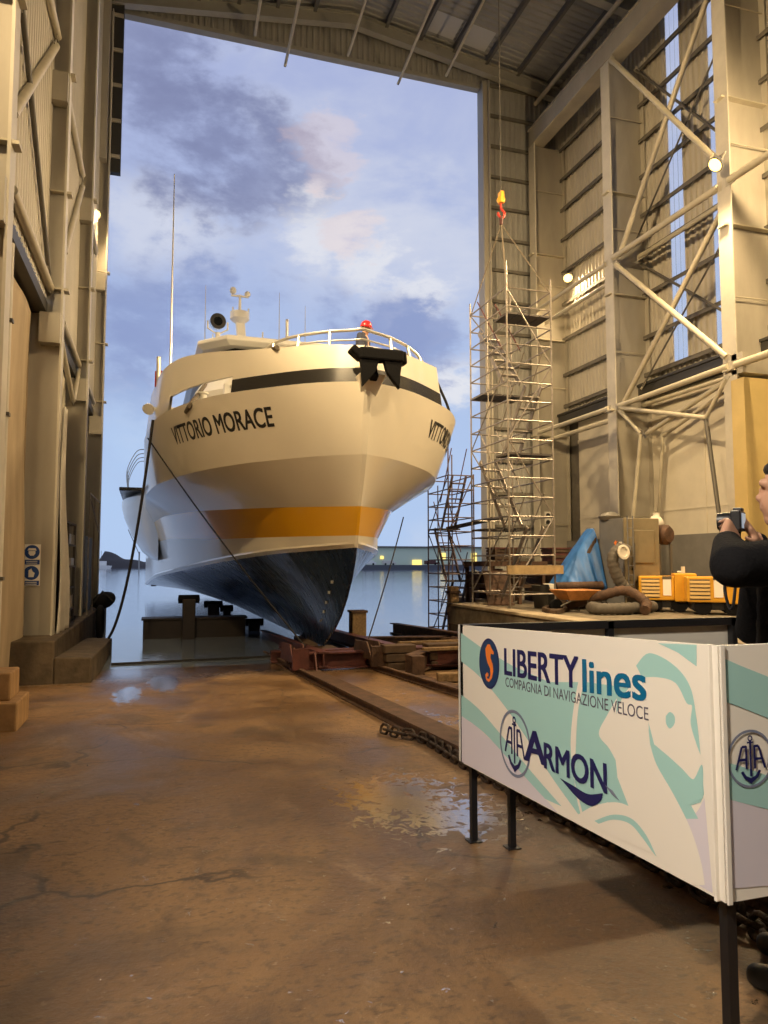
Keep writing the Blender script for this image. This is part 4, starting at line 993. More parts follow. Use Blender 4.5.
def decal(name, mt, polys, P, conv, lim, parent=sign, label=None, smooth_=0):
    m = MB()
    many = name in ('printed_wave', 'printed_figure')
    for pl in polys:
        if conv: pl = [conv(*Z8(*q)) for q in pl]
        pl = clip(pl, *lim)
        if len(pl) < 3: continue
        LAY[0] += 1; e = .0006+.00009*LAY[0]
        tr = tessellate_polygon([[Vector((x, y, 0)) for x, y in pl]]); m.add([P(x, y, e) for x, y in pl], [tuple(q) for q in tr])
        if many: m.build(name, mt, parent, recalc=False); m = MB()
    if m.f: m.build(name, mt, parent, recalc=False)
def C(pts, n=6): return [(v.x, v.y) for v in catmull([Vector((x, y, 0)) for x, y in pts], n)]
LIM = (LF-.02, PH-.002); RLIM = (LR, PH-.002)
# lilac base, teal waves, pale sea-horse figure
decal('printed_wave', 'lav', [C([(26, 222), (120, 310), (220, 420), (310, 520)])+[(310, 640), (26, 360)], C([(560, 460), (590, 470), (615, 430)])+[(635, 660), (600, 640)]], FP, fp, LIM)
decal('printed_wave', 'teal', [
    [(14, 22), (75, 66), (150, 110), (240, 150), (330, 150), (440, 165), (520, 330), (600, 480), (560, 480), (500, 500), (440, 450), (380, 440), (312, 472)]+C([(300, 455), (250, 385), (195, 300), (130, 205), (70, 135), (14, 90)])[0:],
    C([(14, 170), (70, 215), (130, 285), (200, 370), (270, 450)])+C([(230, 432), (150, 345), (80, 270), (14, 222)]),
    C([(450, 110), (482, 80), (540, 108), (580, 160), (596, 240), (606, 330), (614, 420)])+[(606, 440), (575, 450), (520, 380), (480, 300), (470, 150)],
    [(503, 56), (596, 60), (596, 112), (550, 78)]], FP, fp, LIM)
decal('printed_figure', 'panel', [
    C([(452, 140), (500, 138), (545, 152), (572, 200), (585, 208), (582, 250), (596, 300), (608, 335), (604, 365), (588, 385), (560, 358), (520, 322), (492, 300), (480, 262)])+C([(484, 300), (500, 350), (540, 420), (580, 500), (606, 580), (616, 640)])+[(590, 640), (500, 570), (440, 470)]+C([(405, 380), (398, 300), (402, 230), (420, 180)]),
    C([(404, 188), (380, 230), (360, 275), (385, 310), (404, 345)])+[(410, 300), (402, 240)],
    C([(312, 140), (298, 220), (292, 300), (300, 380), (322, 470)])+C([(316, 470), (302, 400), (305, 300), (310, 220), (324, 150)]),
    C([(310, 470), (350, 448), (400, 440), (440, 455), (480, 500), (505, 570)])+[(480, 560), (310, 485)],
    C([(150, 250), (195, 330), (250, 400), (300, 455)])+C([(285, 455), (230, 400), (180, 345), (140, 290)])], FP, fp, LIM)
decal('printed_figure', 'teal', [C([(522, 232), (532, 222), (543, 232), (543, 250), (532, 262), (523, 250), (522, 232)])[:-1],
    C([(480, 246), (486, 300), (505, 355), (540, 415), (575, 448)])+C([(612, 430), (610, 350), (588, 385), (562, 360), (522, 324), (494, 300)]),
    C([(350, 485), (395, 470), (440, 480), (475, 520), (500, 572)])+C([(490, 560), (465, 525), (435, 492), (395, 482), (360, 492)])], FP, fp, LIM)
decal('printed_wave', 'lav', [[(648, 426), (780, 462), (780, 640), (655, 650)]], RP, rp, RLIM)
decal('printed_wave', 'teal', [[(618, 74), (700, 110), (790, 146), (1000, 200), (1000, 330), (790, 246), (690, 206), (618, 182)], [(634, 336), (700, 352), (790, 384), (1000, 470), (1000, 560), (790, 462), (700, 440), (642, 424)]], RP, rp, RLIM)
def disc(c, rx, ry, n=36): return [(c[0]+rx*math.cos(2*PI*i/n), c[1]+ry*math.sin(2*PI*i/n)) for i in range(n)]
def ringpoly(c, rx, ry, w, n=40):
    o = [(c[0]+rx*math.cos(2*PI*i/n), c[1]+ry*math.sin(2*PI*i/n)) for i in range(n+1)]; q = [(c[0]+(rx-w)*math.cos(2*PI*i/n), c[1]+(ry-w)*math.sin(2*PI*i/n)) for i in range(n, -1, -1)]; return o+q
def words(name, txt, P, a, b, h, mt, bold, lim, shear=0, parent=sign):
    """a word from panel point a to panel point b (baseline), cap height h"""
    LAY[0] += 1; e = .0006+.00009*LAY[0]; v, f, w = textmesh(txt, bold, shear); k = (b[0]-a[0])/w
    MB().add([P(a[0]+x*k, a[1]+(b[1]-a[1])*x/w+y/.7*h, e+.00002*(n*5//len(v))) for n, (x, y) in enumerate(v)], f).build(name, mt, parent, recalc=False)
c = fp(*Z8(95, 105)); R_ = .125
decal('round_logo', 'navydisc', [disc(c, R_, R_*1.08)], FP, None, LIM)
decal('round_logo', 'navyletter', [ringpoly(c, R_, R_*1.08, .010)], FP, None, LIM)
def sh(pts): return [(c[0]+x*R_, c[1]+y*R_*1.0) for x, y in pts]
decal('sea_horse_badge', 'orange', [sh([(-.35, .62), (-.12, .82), (.12, .84), (.28, .66), (.5, .52), (.45, .42), (.2, .44), (.16, .26), (.36, .0), (.42, -.3), (.26, -.62), (-.02, -.8), (-.3, -.74), (-.38, -.52), (-.2, -.38), (-.04, -.46), (-.1, -.58), (-.22, -.56), (-.18, -.66), (.0, -.66), (.14, -.46), (.1, -.2), (-.14, .02), (-.3, .3)])], FP, None, LIM)
words('lettering', 'LIBERTY', FP, fp(*Z8(133, 131)), fp(*Z8(311, 165)), .135, 'navyletter', .022, LIM)
words('lettering', 'lines', FP, fp(*Z8(323, 172)), fp(*Z8(474, 194)), .135, 'blueletter', .022, LIM)
words('lettering', 'COMPAGNIA DI NAVIGAZIONE VELOCE', FP, fp(*Z8(135, 160)), fp(*Z8(481, 243)), .048, 'thin', -.008, LIM)
def emblem(P, c, r, lim):
    decal('anchor_badge', 'ring', [ringpoly(c, r, r, r*.09)], P, None, lim)
    g = lambda pts: [(c[0]+x*r, c[1]+y*r) for x, y in pts]
    st = .09
    def stroke(a, b, w=st): 
        d = Vector((b[0]-a[0], b[1]-a[1])).normalized(); n = Vector((-d.y, d.x))*w/2; return [(a[0]+n.x, a[1]+n.y), (b[0]+n.x, b[1]+n.y), (b[0]-n.x, b[1]-n.y), (a[0]-n.x, a[1]-n.y)]
    P_ = [g(stroke(*q)) for q in (((-.62, -.35), (-.36, .42)), ((-.36, .42), (-.16, .42)), ((-.18, .44), (-.18, -.35)), ((-.52, -.02), (-.18, -.02)), ((.62, -.35), (.36, .42)), ((.36, .42), (.16, .42)), ((.18, .44), (.18, -.35)), ((.52, -.02), (.18, -.02)), ((0, .62), (0, -.6)), ((-.14, .56), (.14, .56), .06))]
    P_.append(g([(-.44, -.44), (-.34, -.40), (-.2, -.58), (0, -.66), (.2, -.58), (.34, -.40), (.44, -.44), (.3, -.66), (.1, -.78), (0, -.86), (-.1, -.78), (-.3, -.66)]))
    P_.append([(c[0]+x, c[1]+.70*r+y) for x, y in ringpoly((0, 0), r*.11, r*.11, r*.05, 14)])
    decal('anchor_badge', 'navyletter', P_, P, None, lim)
ec = fp(*Z8(157, 298)); emblem(FP, ec, .165, LIM)
a, b = fp(*Z8(183, 337)), fp(*Z8(232, 350))
words('lettering', 'A', FP, a, (b[0], b[1]), .145, 'navyletter', .026, LIM, .0)
words('lettering', 'RMON', FP, fp(*Z8(230, 356)), fp(*Z8(380, 418)), .115, 'navyletter', .026, LIM, .0)
decal('swoosh', 'navyletter', [C([(268, 382), (300, 400), (335, 420), (371, 418)])+C([(368, 434), (345, 449), (315, 434), (290, 408)])], FP, fp, LIM)
decal('swoosh', 'ring', [[(376, 398), (395, 412), (412, 437), (392, 420)]], FP, fp, LIM)
er = rp(*Z8(723, 334)); emblem(RP, er, .092, RLIM)
words('lettering', 'A', RP, (er[0]+.07, er[1]-.03), (er[0]+.19, er[1]-.03), .145, 'navyletter', .026, RLIM)
words('lettering', 'RMON', RP, (er[0]+.19, er[1]-.03), (er[0]+.58, er[1]-.03), .115, 'navyletter', .026, RLIM)
# far panel seen from inside, frame, legs
BP = lambda s, t, e=0: Vector((SX+s, SY0+.02-e, zb(SY0)+t))
slab(MB(), BP, 0, 2.0, 0, PH).build('far_panel', 'backpanel', sign)
m = MB().bar(BP(0, PH-.02, .03), BP(2.02, PH-.02, .03), .04, .05)
for s_ in (.02, 1.02, 1.98): m.bar(BP(s_, 0, .03), BP(s_, PH, .03), .04, .04, up=(0, 1, 0))
m.bar(BP(0, .02, .03), BP(2.02, .02, .03), .04, .04); m.build('far_frame', 'black', sign)
m = MB().bar(FP(.05, .03, -.045), FP(LF, .03, -.045), .04, .04).bar(FP(.05, PH-.04, -.045), FP(LF, PH-.04, -.045), .04, .04).bar(RP(.03, .03, -.045), RP(LR, .03, -.045), .04, .04).bar(RP(.03, PH-.04, -.045), RP(LR, PH-.04, -.045), .04, .04)
m.build('inner_frame', 'black', sign)
for x, y in ((SX+.10, SY0+.06), (SX+.26, SY0-.12), (SX+.06, SY1+.04), (SX+1.98, SY0-.02), (SX+1.98, SY1+.04), (SX+1.0, SY1+.04)):
    z = fz(y); l = MB().box(x-.018, x+.018, y-.018, y+.018, z, zb(y)+PH-.06).build('leg', 'black', sign)
    MB().box(x-.04, x+.04, y-.04, y+.04, z, z+.008).build('foot_plate', 'black', sign).parent = l
# ================================================================== SCAFFOLD TOWERS
def scaffold(label, x0, x1, y0, y1, z0, z1, lift, mt, stairs, decks, name='scaffold_tower', extra=0):
    t = thing(name, label, 'scaffold', ((x0+x1)/2, (y0+y1)/2, z0))
    r = .024; xm = (x0+x1)/2; ym = (y0+y1)/2
    P = [(x0, y0), (x1, y0), (x1, y1), (x0, y1)]
    for i, (x, y) in enumerate(P):
        top = z1+(.0 if i % 2 else extra)
        MB().tube([(x, y, z0), (x, y, top)], r, 8).build('standard', mt, t, smooth=40)
        MB().box(x-.06, x+.06, y-.06, y+.06, z0, z0+.012).build('base_plate', mt, t)
    MB().tube([(x0, ym, z0+.3), (x0, ym, z1-.3)], r*.8, 6).build('standard', mt, t, smooth=40)
    k = 0; z = z0+.35; n = 0
    while z < z1-.02:
        for i in range(4):
            a, b = P[i], P[(i+1) % 4]
            if n < 92: MB().tube([(*a, z), (*b, z)], r*.85, 6).build('ledger', mt, t, smooth=40); n += 1
        z += lift; k += 1
    z = z0+.35; s_ = 0
    while z+4*lift < z1+.05:
        for (a, b) in ((P[3], P[0]), (P[0], P[1])):
            q = (a, b) if s_ % 2 == 0 else (b, a)
            MB().tube([(*q[0], z), (*q[1], z+4*lift)], r*.8, 6).build('diagonal_brace', mt, t, smooth=40)
        s_ += 1; z += 4*lift
    for z, f in decks:
        a, b = (y0, y1) if f == 'full' else ((y0, y0+.75) if f == 'near' else (y1-.75, y1))
        m = MB()
        for i in range(4): w = (x1-x0)/4; m.box(x0+i*w+.02, x0+(i+1)*w-.02, a, b, z, z+.05)
        m.build('deck_boards', 'deckdark', t)
    for za, zb_, flip in stairs:
        m = MB(); xa = x0+.3 if flip else x1-.3; ya, yb = (y0+.35, y1-.45) if flip else (y1-.35, y0+.45)
        for sx in (-.24, .24): m.bar((xa+sx, ya, za), (xa+sx, yb, zb_), .03, .13)
        st = m.build('stair_stringers', mt, t)
        n_ = max(3, int((zb_-za)/.24))
        for i in range(1, n_): q = i/n_; y = ya+(yb-ya)*q; MB().box(xa-.24, xa+.24, y-.11, y+.11, za+(zb_-za)*q-.015, za+(zb_-za)*q+.015).build('stair_tread', mt, t)
        m = MB()
        for sx in (-.27, .27): m.tube([(xa+sx, ya, za+.9), (xa+sx, yb, zb_+.9)], .018, 6)
        m.build('stair_handrail', 'rustred' if zb_ > z1-2.2 else mt, t)
    return t
scaffold('tall grey scaffold stair tower hanging from the crane hook on the right quay', 8.5, 9.8, 16.6, 18.9, .3, 9.0, .5, 'scaf',
         [(.5, 2.4, 0), (2.4, 4.3, 1), (4.3, 6.2, 0), (6.2, 8.0, 1)], [(2.35, 'far'), (4.25, 'near'), (6.15, 'far'), (7.95, 'near')], extra=.35)
scaffold('lower rusty scaffold stair tower standing in the water by the quay end', 8.72, 9.6, 21.2, 23.0, -1.5, 4.3, .45, 'scafred',
         [(-.9, .9, 0), (.9, 2.6, 1), (2.6, 4.3, 0)], [(.85, 'near'), (2.55, 'far')], extra=.9)
t = thing('timber_pile', 'square brown timber pile at the end of the right quay', 'pile', (8.4, 20.1, -1.6)); MB().box(8.26, 8.54, 19.96, 20.24, -1.6, .75).build('pile_body', 'timber', t, bevel=.02); MB().box(8.22, 8.58, 19.92, 20.28, .55, .62).build('pile_band', 'rust', t)
# plank laid from tower to tower
tag(MB().bar((8.75, 21.1, 2.55), (9.3, 18.95, 2.75), .35, .06).build('walkway_plank', 'deckdark'), 'dark plank bridging the two scaffold towers', 'plank')
tag(MB().bar((8.35, 16.45, 1.28), (9.95, 16.45, 1.28), .05, .22).build('toe_board', 'plank'), 'yellow brown toe board on the front of the tall scaffold', 'board')
# crane hook with slings
hk = at(501, 200, Y=17.7)
t = thing('crane_hook', 'yellow and red crane hook block above the tall scaffold', 'hook', hk)
MB().tube([hk+Vector((0, 0, .1)), (hk.x, hk.y, 22.6)], .012, 6).build('hoist_cable', 'dark_tube', t)
MB().lathe([(.03, -.09), (.09, -.08), (.10, 0), (.09, .08), (.03, .09)], hk, (.8, .2, 0), 16).box(hk.x-.05, hk.x+.05, hk.y-.1, hk.y+.1, hk.z-.1, hk.z+.22).build('hook_block', 'yelmach', t, smooth=40)
hz = hk.z
MB().tube(catmull([(hk.x, hk.y, hz-.1), (hk.x, hk.y, hz-.25), (hk.x+.1, hk.y, hz-.36), (hk.x+.06, hk.y, hz-.5), (hk.x-.06, hk.y, hz-.48), (hk.x-.1, hk.y, hz-.38)], 6), .032, 8).build('hook', 'red', t, smooth=40)
MB().tube([(hk.x, hk.y, hz-.48), (hk.x, hk.y, hz-.72)], .05, 8).build('shackle', 'rustred', t, smooth=40)
for i, (x, y) in enumerate(((8.5, 16.6), (9.8, 16.6), (9.8, 18.9), (8.5, 18.9))):
    MB().tube([(hk.x, hk.y, hz-.7), (x, y, 8.6)], .016, 6).build('sling', 'rope', t)
# ================================================================== QUAY EQUIPMENT
QZ = .22
t = thing('dust_cabinet', 'tall slate and olive filter cabinet with a side door and ladder on the quay', 'cabinet', (11.9, 16.4, QZ))
MB().box(11.42, 12.5, 15.9, 16.95, QZ+.75, 2.62).box(11.42, 12.5, 16.75, 16.95, QZ, QZ+.76).box(11.42, 11.75, 15.9, 16.1, QZ, QZ+.76).box(12.3, 12.5, 15.9, 16.1, QZ, QZ+.76).build('body', 'cab', t, bevel=.02)
MB().box(11.39, 11.42, 15.92, 16.95, QZ+.1, 2.62).build('slate_side', 'cab_d', t)
MB().box(11.7, 12.3, 15.86, 15.9, 1.45, 2.3).build('door', 'cab', t, bevel=.01)
MB().tube([(11.66, 15.83, 1.3), (11.66, 15.83, 1.95)], .03, 8).tube([(11.66, 15.83, 1.3), (11.66, 15.9, 1.3)], .03, 8).build('door_bar', 'dark_tube', t)
m = MB()
for x in (11.44, 11.60): m.tube([(x, 15.78, QZ), (x, 15.78, 2.66)], .018, 6)
for k in range(10): m.tube([(11.44, 15.78, QZ+.2+k*.24), (11.60, 15.78, QZ+.2+k*.24)], .014, 6)
m.build('ladder', 'cab_d', t)
m = MB().prism([(-.1, .0), (.0, .07), (.0, .02), (.08, .05), (.0, -.03), (-.02, -.08)], (11.385, 16.2, 1.98), (0, -1, 0), (0, 0, 1), (-.003, 0, 0)); m.build('arrow_mark', 'orange', t)
MB().box(11.383, 11.386, 15.95, 16.08, 1.95, 2.0).box(11.383, 11.386, 15.95, 16.08, 1.9, 1.92).build('caption_mark', 'panel', t)
MB().lathe([(.25, 0), (.3, .1), (.12, .22)], (11.55, 16.7, 2.6), (0, 0, 1), 14).build('top_cowl', 'dark_tube', t, smooth=40)
t = thing('air_receiver', 'rusty brown horizontal tank on a stand beside the cabinet', 'tank', (12.95, 16.4, QZ))
MB().lathe([(.02, -.45), (.2, -.43), (.27, -.35), (.27, .35), (.2, .43), (.02, .45)], (12.78, 16.4, 2.2), (.25, -.95, 0), 22).build('tank_shell', 'rust', t, smooth=40)
for y in (16.05, 16.75):
    for x in (12.6, 12.96): MB().box(x-.03, x+.03, y-.03, y+.03, QZ, 1.95).build('leg', 'dark_tube', t)
m = MB().lathe([(.19, 0), (.22, .07), (.17, .18), (.08, .27), (.09, .34)], (12.78, 16.4, 2.46), (.1, 0, 1), 16); tag(m.build('white_sack', 'sack', smooth=60), 'tied white sack sitting on top of the brown tank', 'sack')
def compressor(x, y, label, w=1.9, grp='yellow machines on the quay'):
    t = thing('air_compressor', label, 'machine', (x+w/2, y+.5, QZ), grp)
    z0 = QZ+.30; z1 = z0+.62
    MB().box(x, x+w*.62, y, y+.95, z0, z1-.02).box(x+w*.62, x+w, y-.03, y+.95, z0-.03, z1+.05).build('body', 'yelmach', t, bevel=.03)
    MB().box(x+.06, x+w*.36, y-.012, y+.01, z0+.06, z1-.08).build('louvre_back', 'dark_tube', t)
    for k in range(5): MB().add([(x+.06, y-.03, z0+.10+k*.09), (x+w*.36, y-.03, z0+.10+k*.09), (x+w*.36, y-.012, z0+.15+k*.09), (x+.06, y-.012, z0+.15+k*.09), (x+.06, y-.03, z0+.085+k*.09), (x+w*.36, y-.03, z0+.085+k*.09)], [(0, 1, 2, 3), (4, 5, 1, 0)]).build('louvre_slat', 'slat', t, recalc=False)
    MB().box(x+w*.42, x+w*.56, y-.02, y, z0+.12, z1-.1).build('data_plate', 'panel', t)
    MB().box(x+w*.41, x+w*.57, y-.022, y, z1-.09, z1-.02).build('control_panel', 'dark_tube', t)
    MB().box(x+.1, x+w-.1, y+.1, y+.85, QZ+.12, z0).build('chassis', 'black', t)
    for xx in (x+.35, x+w-.4):
        MB().lathe([(.02, -.06), (.2, -.06), (.2, .06), (.02, .06)], (xx, y+.12, QZ+.2), (0, 1, 0), 18).build('wheel', 'rubber', t, smooth=40)
        MB().lathe([(.02, -.06), (.2, -.06), (.2, .06), (.02, .06)], (xx, y+.84, QZ+.2), (0, 1, 0), 18).build('wheel', 'rubber', t, smooth=40)
    t.rotation_euler = (0, 0, -.6)
    MB().tube([(x+w*.8, y+.4, z1), (x+w*.8, y+.4, z1+.22)], .05, 10).tube([(x+w*.7, y+.4, z1+.08), (x+w*.8, y+.4, z1+.08)], .03, 8).build('exhaust', 'sack', t)
    return t
_c = at(672, 613, Z=.22); compressor(_c.x-.35, _c.y+.1, 'yellow louvred compressor beside the cabinet ladder', 1.35)
_c = at(722, 616, Z=.22); compressor(_c.x-.35, _c.y+.05, 'yellow louvred compressor half behind the photographer', 1.4)
# corrugated ducts
def duct(pts, r, label, mt='hose'):
    P = catmull(pts, 10); rr = [r*(1+.09*math.sin(i*2.2)) for i in range(len(P))]
    tag(MB().tube(P, rr, 14).build('flexible_duct', mt, smooth=60), label, 'duct', 'flexible ducts on the quay')
z = QZ+.15
duct([(11.3, 15.6, 1.75), (11.05, 15.6, 1.8), (10.85, 15.6, 1.55), (10.98, 15.6, 1.1), (11.2, 15.6, .8), (11.35, 15.45, .6), (11.2, 15.3, z+.14)], .145, 'grey flexible duct bending down the slate cabinet side')
duct([(11.75, 15.25, z), (11.1, 14.95, z), (10.4, 14.75, z), (9.95, 14.9, z), (10.1, 15.4, z), (10.6, 15.6, z)], .135, 'grey flexible duct looped on the ground under the cabinet')
duct([(10.0, 16.3, z), (10.45, 15.4, z+.3), (10.9, 15.12, z+.40), (11.15, 14.75, z+.14), (10.9, 14.45, z-.03)], .12, 'brown flexible duct crossing over the looped one', 'rust')
m = MB().lathe([(.17, 0), (.185, .02), (.185, .05), (.13, .055), (.12, .01)], (11.02, 15.42, 1.72), (.1, -1, .1), 18); tag(m.build('duct_flange', 'sack', smooth=40), 'pale round flange on the duct mouth by the cabinet', 'flange')
# blue tarpaulin over a stack
t = thing('covered_stack', 'blue tarpaulin draped over a slanting stack beside the cabinet', 'tarpaulin', (10.9, 17.4, QZ))
def ft(a, b):
    # a across (left, low -> right, high), b front -> over -> back
    x = 10.14+1.22*a; top = .75+1.65*a**.85
    ang = b*2-1; y = 17.35+ang*.62; edge = max(0, abs(ang)-.28)/.72
    zz = top-(top-.45-.12*a)*edge**1.25; fold = .085*math.sin(a*16+b*5)*edge+.03*math.sin(a*37+1+b*9)*edge
    y += (-1 if ang < 0 else 1)*(edge*.18)+fold; x += .03*math.sin(b*14+a*3)*edge
    return Vector((x, y, zz+.03*mnoise.noise(Vector((a*6, b*6, 0)))))
MB().grid(ft, 48, 40).build('tarpaulin', 'tarp', t, smooth=180, solid=.008)
MB().prism([(0, 0), (1.08, 0), (1.08, 1.9), (0, .4)], (10.24, 17.0, QZ+.02), (1, 0, 0), (0, 0, 1), (0, .7, 0)).build('stacked_load', 'timber_d', t)
# wheelbarrow
t = thing('wheelbarrow', 'rusty orange wheelbarrow in front of the blue tarpaulin', 'wheelbarrow', (9.9, 15.9, QZ))
b0, b1 = [(9.65, 15.65), (10.2, 15.65), (10.2, 16.15), (9.65, 16.15)], [(9.45, 15.5), (10.42, 15.5), (10.42, 16.3), (9.45, 16.3)]
MB().add([(x, y, QZ+.32) for x, y in b0]+[(x, y, QZ+.56) for x, y in b1], [(3, 2, 1, 0), (0, 1, 5, 4), (1, 2, 6, 5), (2, 3, 7, 6), (3, 0, 4, 7)]).build('tray', 'orangetray', t, solid=.02)
MB().lathe([(.02, -.04), (.17, -.04), (.17, .04), (.02, .04)], (9.4, 15.9, QZ+.17), (0, 1, 0), 18).build('wheel', 'rubber', t, smooth=40)
for y in (15.68, 16.12): MB().tube([(9.4, y, QZ+.17), (9.7, y, QZ+.3), (10.3, y, QZ+.34), (10.8, y, QZ+.5)], .02, 6).tube([(10.15, y, QZ+.32), (10.2, y, QZ+.01)], .018, 6).build('handle_frame', 'dark_tube', t)
# junk: steel frame table, skip, drums, timbers
t = thing('work_platform', 'dark rusty steel platform frame behind the tall scaffold', 'platform', (10.2, 20.2, QZ))
MB().box(9.3, 11.2, 19.4, 21.4, 1.35, 1.5).build('platform_top', 'rust', t)
for x in (9.4, 10.3, 11.1):
    for y in (19.5, 21.3): MB().box(x-.05, x+.05, y-.05, y+.05, QZ, 1.36).build('leg', 'rust', t)
MB().box(9.4, 11.1, 19.6, 21.2, .7, .8).build('lower_shelf', 'timber_d', t)
for k, (x, l) in enumerate(((9.5, 'rusty steel drum on the platform shelf, nearest the water'), (10.2, 'rusty steel drum in the middle of the platform shelf'))):
    t = thing('steel_drum', l, 'drum', (x+.25, 19.95, .8), 'drums on the shelf'); MB().lathe([(.2, 0), (.21, .02), (.2, .04), (.2, .2), (.21, .22), (.2, .24), (.2, .44), (.21, .46), (.18, .47)], (x+.25, 19.95, .8), (0, 0, 1), 18).build('drum_shell', 'rust' if k else 'rustred', t, smooth=40)
for k in range(5):
    tag(MB().bar((9.4+.06*k, 19.2-.22*k, 1.5+.0), (11.0, 19.9-.2*k, 1.5), .14, .09).build('plank', 'timber_d') if k < 0 else MB().bar((8.9+.1*k, 15.2+.26*k, QZ+.06), (10.0+.05*k, 16.4+.27*k, QZ+.06), .18, .11).build('timber_offcut', 'timber_d', bevel=.01),
        'dark timber offcut on the quay behind the scaffold legs, '+['nearest', 'second nearest', 'third nearest', 'fourth nearest', 'farthest'][k]+' of the five', 'timber', 'timber offcuts on the quay')
t = thing('dark_skip', 'narrow black skip with a pale sheet over its edge beside the tarpaulin', 'skip', (9.96, 17.3, QZ))
MB().add([(9.87, 17.1, QZ), (10.04, 17.1, QZ), (10.04, 17.8, QZ), (9.87, 17.8, QZ), (9.83, 17.0, QZ+.62), (10.1, 17.0, QZ+.62), (10.1, 17.9, QZ+.62), (9.83, 17.9, QZ+.62)], [(3, 2, 1, 0), (0, 1, 5, 4), (1, 2, 6, 5), (2, 3, 7, 6), (3, 0, 4, 7)]).build('skip_body', 'blackbeam', t, solid=.03)
MB().add([(9.83, 16.97, QZ+.66), (10.1, 16.97, QZ+.66), (10.08, 16.96, QZ+.52), (9.98, 16.95, QZ+.44), (9.86, 16.96, QZ+.55), (9.83, 17.3, QZ+.67), (10.1, 17.3, QZ+.67)], [(0, 1, 2, 3, 4), (0, 5, 6, 1)]).build('pale_sheet', 'sack', t, solid=.01)
CR = [(9.95, 21.6, 1.3, .9, .95, 'rust', 'rusty steel crate behind the scaffold, on the quay under the platform'), (11.35, 19.3, .9, 1.0, 1.15, 'timber_d', 'dark timber crate between the platform and the blue tarpaulin'),
      (11.4, 19.45, .7, .7, .55, 'rustred', 'red brown steel box standing on the dark timber crate'), (12.4, 18.6, 1.0, .8, .9, 'wetdark', 'black steel crate behind the slate cabinet'), (9.6, 19.7, .8, .6, .42, 'rustred', 'red brown steel box standing on the dark platform top')]
for x, y, w, d, h, mt_, lb in CR:
    z = 1.5 if 'platform top' in lb else (QZ+1.15 if 'standing on the dark timber' in lb else QZ)
    t = thing('storage_crate', lb, 'crate', (x+w/2, y+d/2, z), 'crates on the quay')
    MB().box(x+.03, x+w-.03, y+.03, y+d-.03, z+.03, z+h-.04).build('crate_body', mt_, t)
    m = MB()
    for k in range(3): m.box(x, x+w, y, y+.03, z+.06+k*(h-.2)/2, z+.14+k*(h-.2)/2).box(x, x+.03, y, y+d, z+.06+k*(h-.2)/2, z+.14+k*(h-.2)/2)
    for xx in (x, x+w-.07): m.box(xx, xx+.07, y-.01, y+.03, z, z+h)
    m.build('batten', 'timber_d' if mt_ != 'timber_d' else 'rust', t); MB().box(x-.02, x+w+.02, y-.02, y+d+.02, z+h-.04, z+h).build('lid', mt_, t)
t = thing('leaning_plate', 'rusty steel plate leaning on the platform legs', 'plate', (9.2, 19.2, QZ)); MB().add([(9.05, 19.05, QZ), (9.9, 19.05, QZ), (9.9, 19.38, QZ+1.0), (9.05, 19.38, QZ+1.0)], [(0, 1, 2, 3)]).build('plate_body', 'rust', t, solid=.03)
t = thing('rusty_pipe', 'dark pipe lying between the wheelbarrow and the tarpaulin', 'pipe', (10.4, 16.6, QZ)); MB().tube([(9.9, 16.75, QZ+.62), (11.2, 16.6, QZ+.64)], .11, 14).build('pipe_body', 'rust', t, smooth=40)
for x in (10.0, 11.1): MB().box(x-.06, x+.06, 16.55, 16.9, QZ, QZ+.53).build('trestle', 'timber_d', t)
# quay end guard rail and pallet heap
t = thing('guard_rail', 'tubular guard rail along the far quay by the gable column', 'railing', (13, 23.1, QZ))
for x in (11.7, 12.6, 13.5, 14.4): MB().tube([(x, 23.0, QZ), (x, 23.0, QZ+1.1)], .024, 8).build('post', 'scaf', t, smooth=40)
for z_ in (.6, 1.08): MB().tube([(11.7, 23.0, QZ+z_), (14.45, 23.0, QZ+z_)], .022, 8).build('rail', 'scaf', t, smooth=40)
t = thing('pallet_stack', 'stack of dark pallets behind the blue tarpaulin', 'pallets', (12.3, 21.0, QZ))
for k in range(6):
    m = MB()
    for i in range(5): m.box(11.6, 12.9, 20.5+i*.24, 20.66+i*.24, QZ+.12+k*.15, QZ+.14+k*.15)
    for i in range(3): m.box(11.6+i*.58, 11.72+i*.58, 20.5, 21.62, QZ+k*.15, QZ+.12+k*.15)
    m.build('pallet', 'timber_d', t)
t = thing('placard', 'small white placard with two dark symbols on the gable column', 'sign', at(548, 519, Y=25.6)); p = at(548, 519, Y=25.85)
MB().box(p.x-.14, p.x+.14, 25.85, 25.88, p.z-.30, p.z+.30).build('plate', 'panel', t)
for dz in (-.14, .14): MB().lathe([(.03, 0), (.1, .0), (.1, .01), (.03, .01)], (p.x, 25.845, p.z+dz), (0, -1, 0), 18).build('symbol', 'black', t)
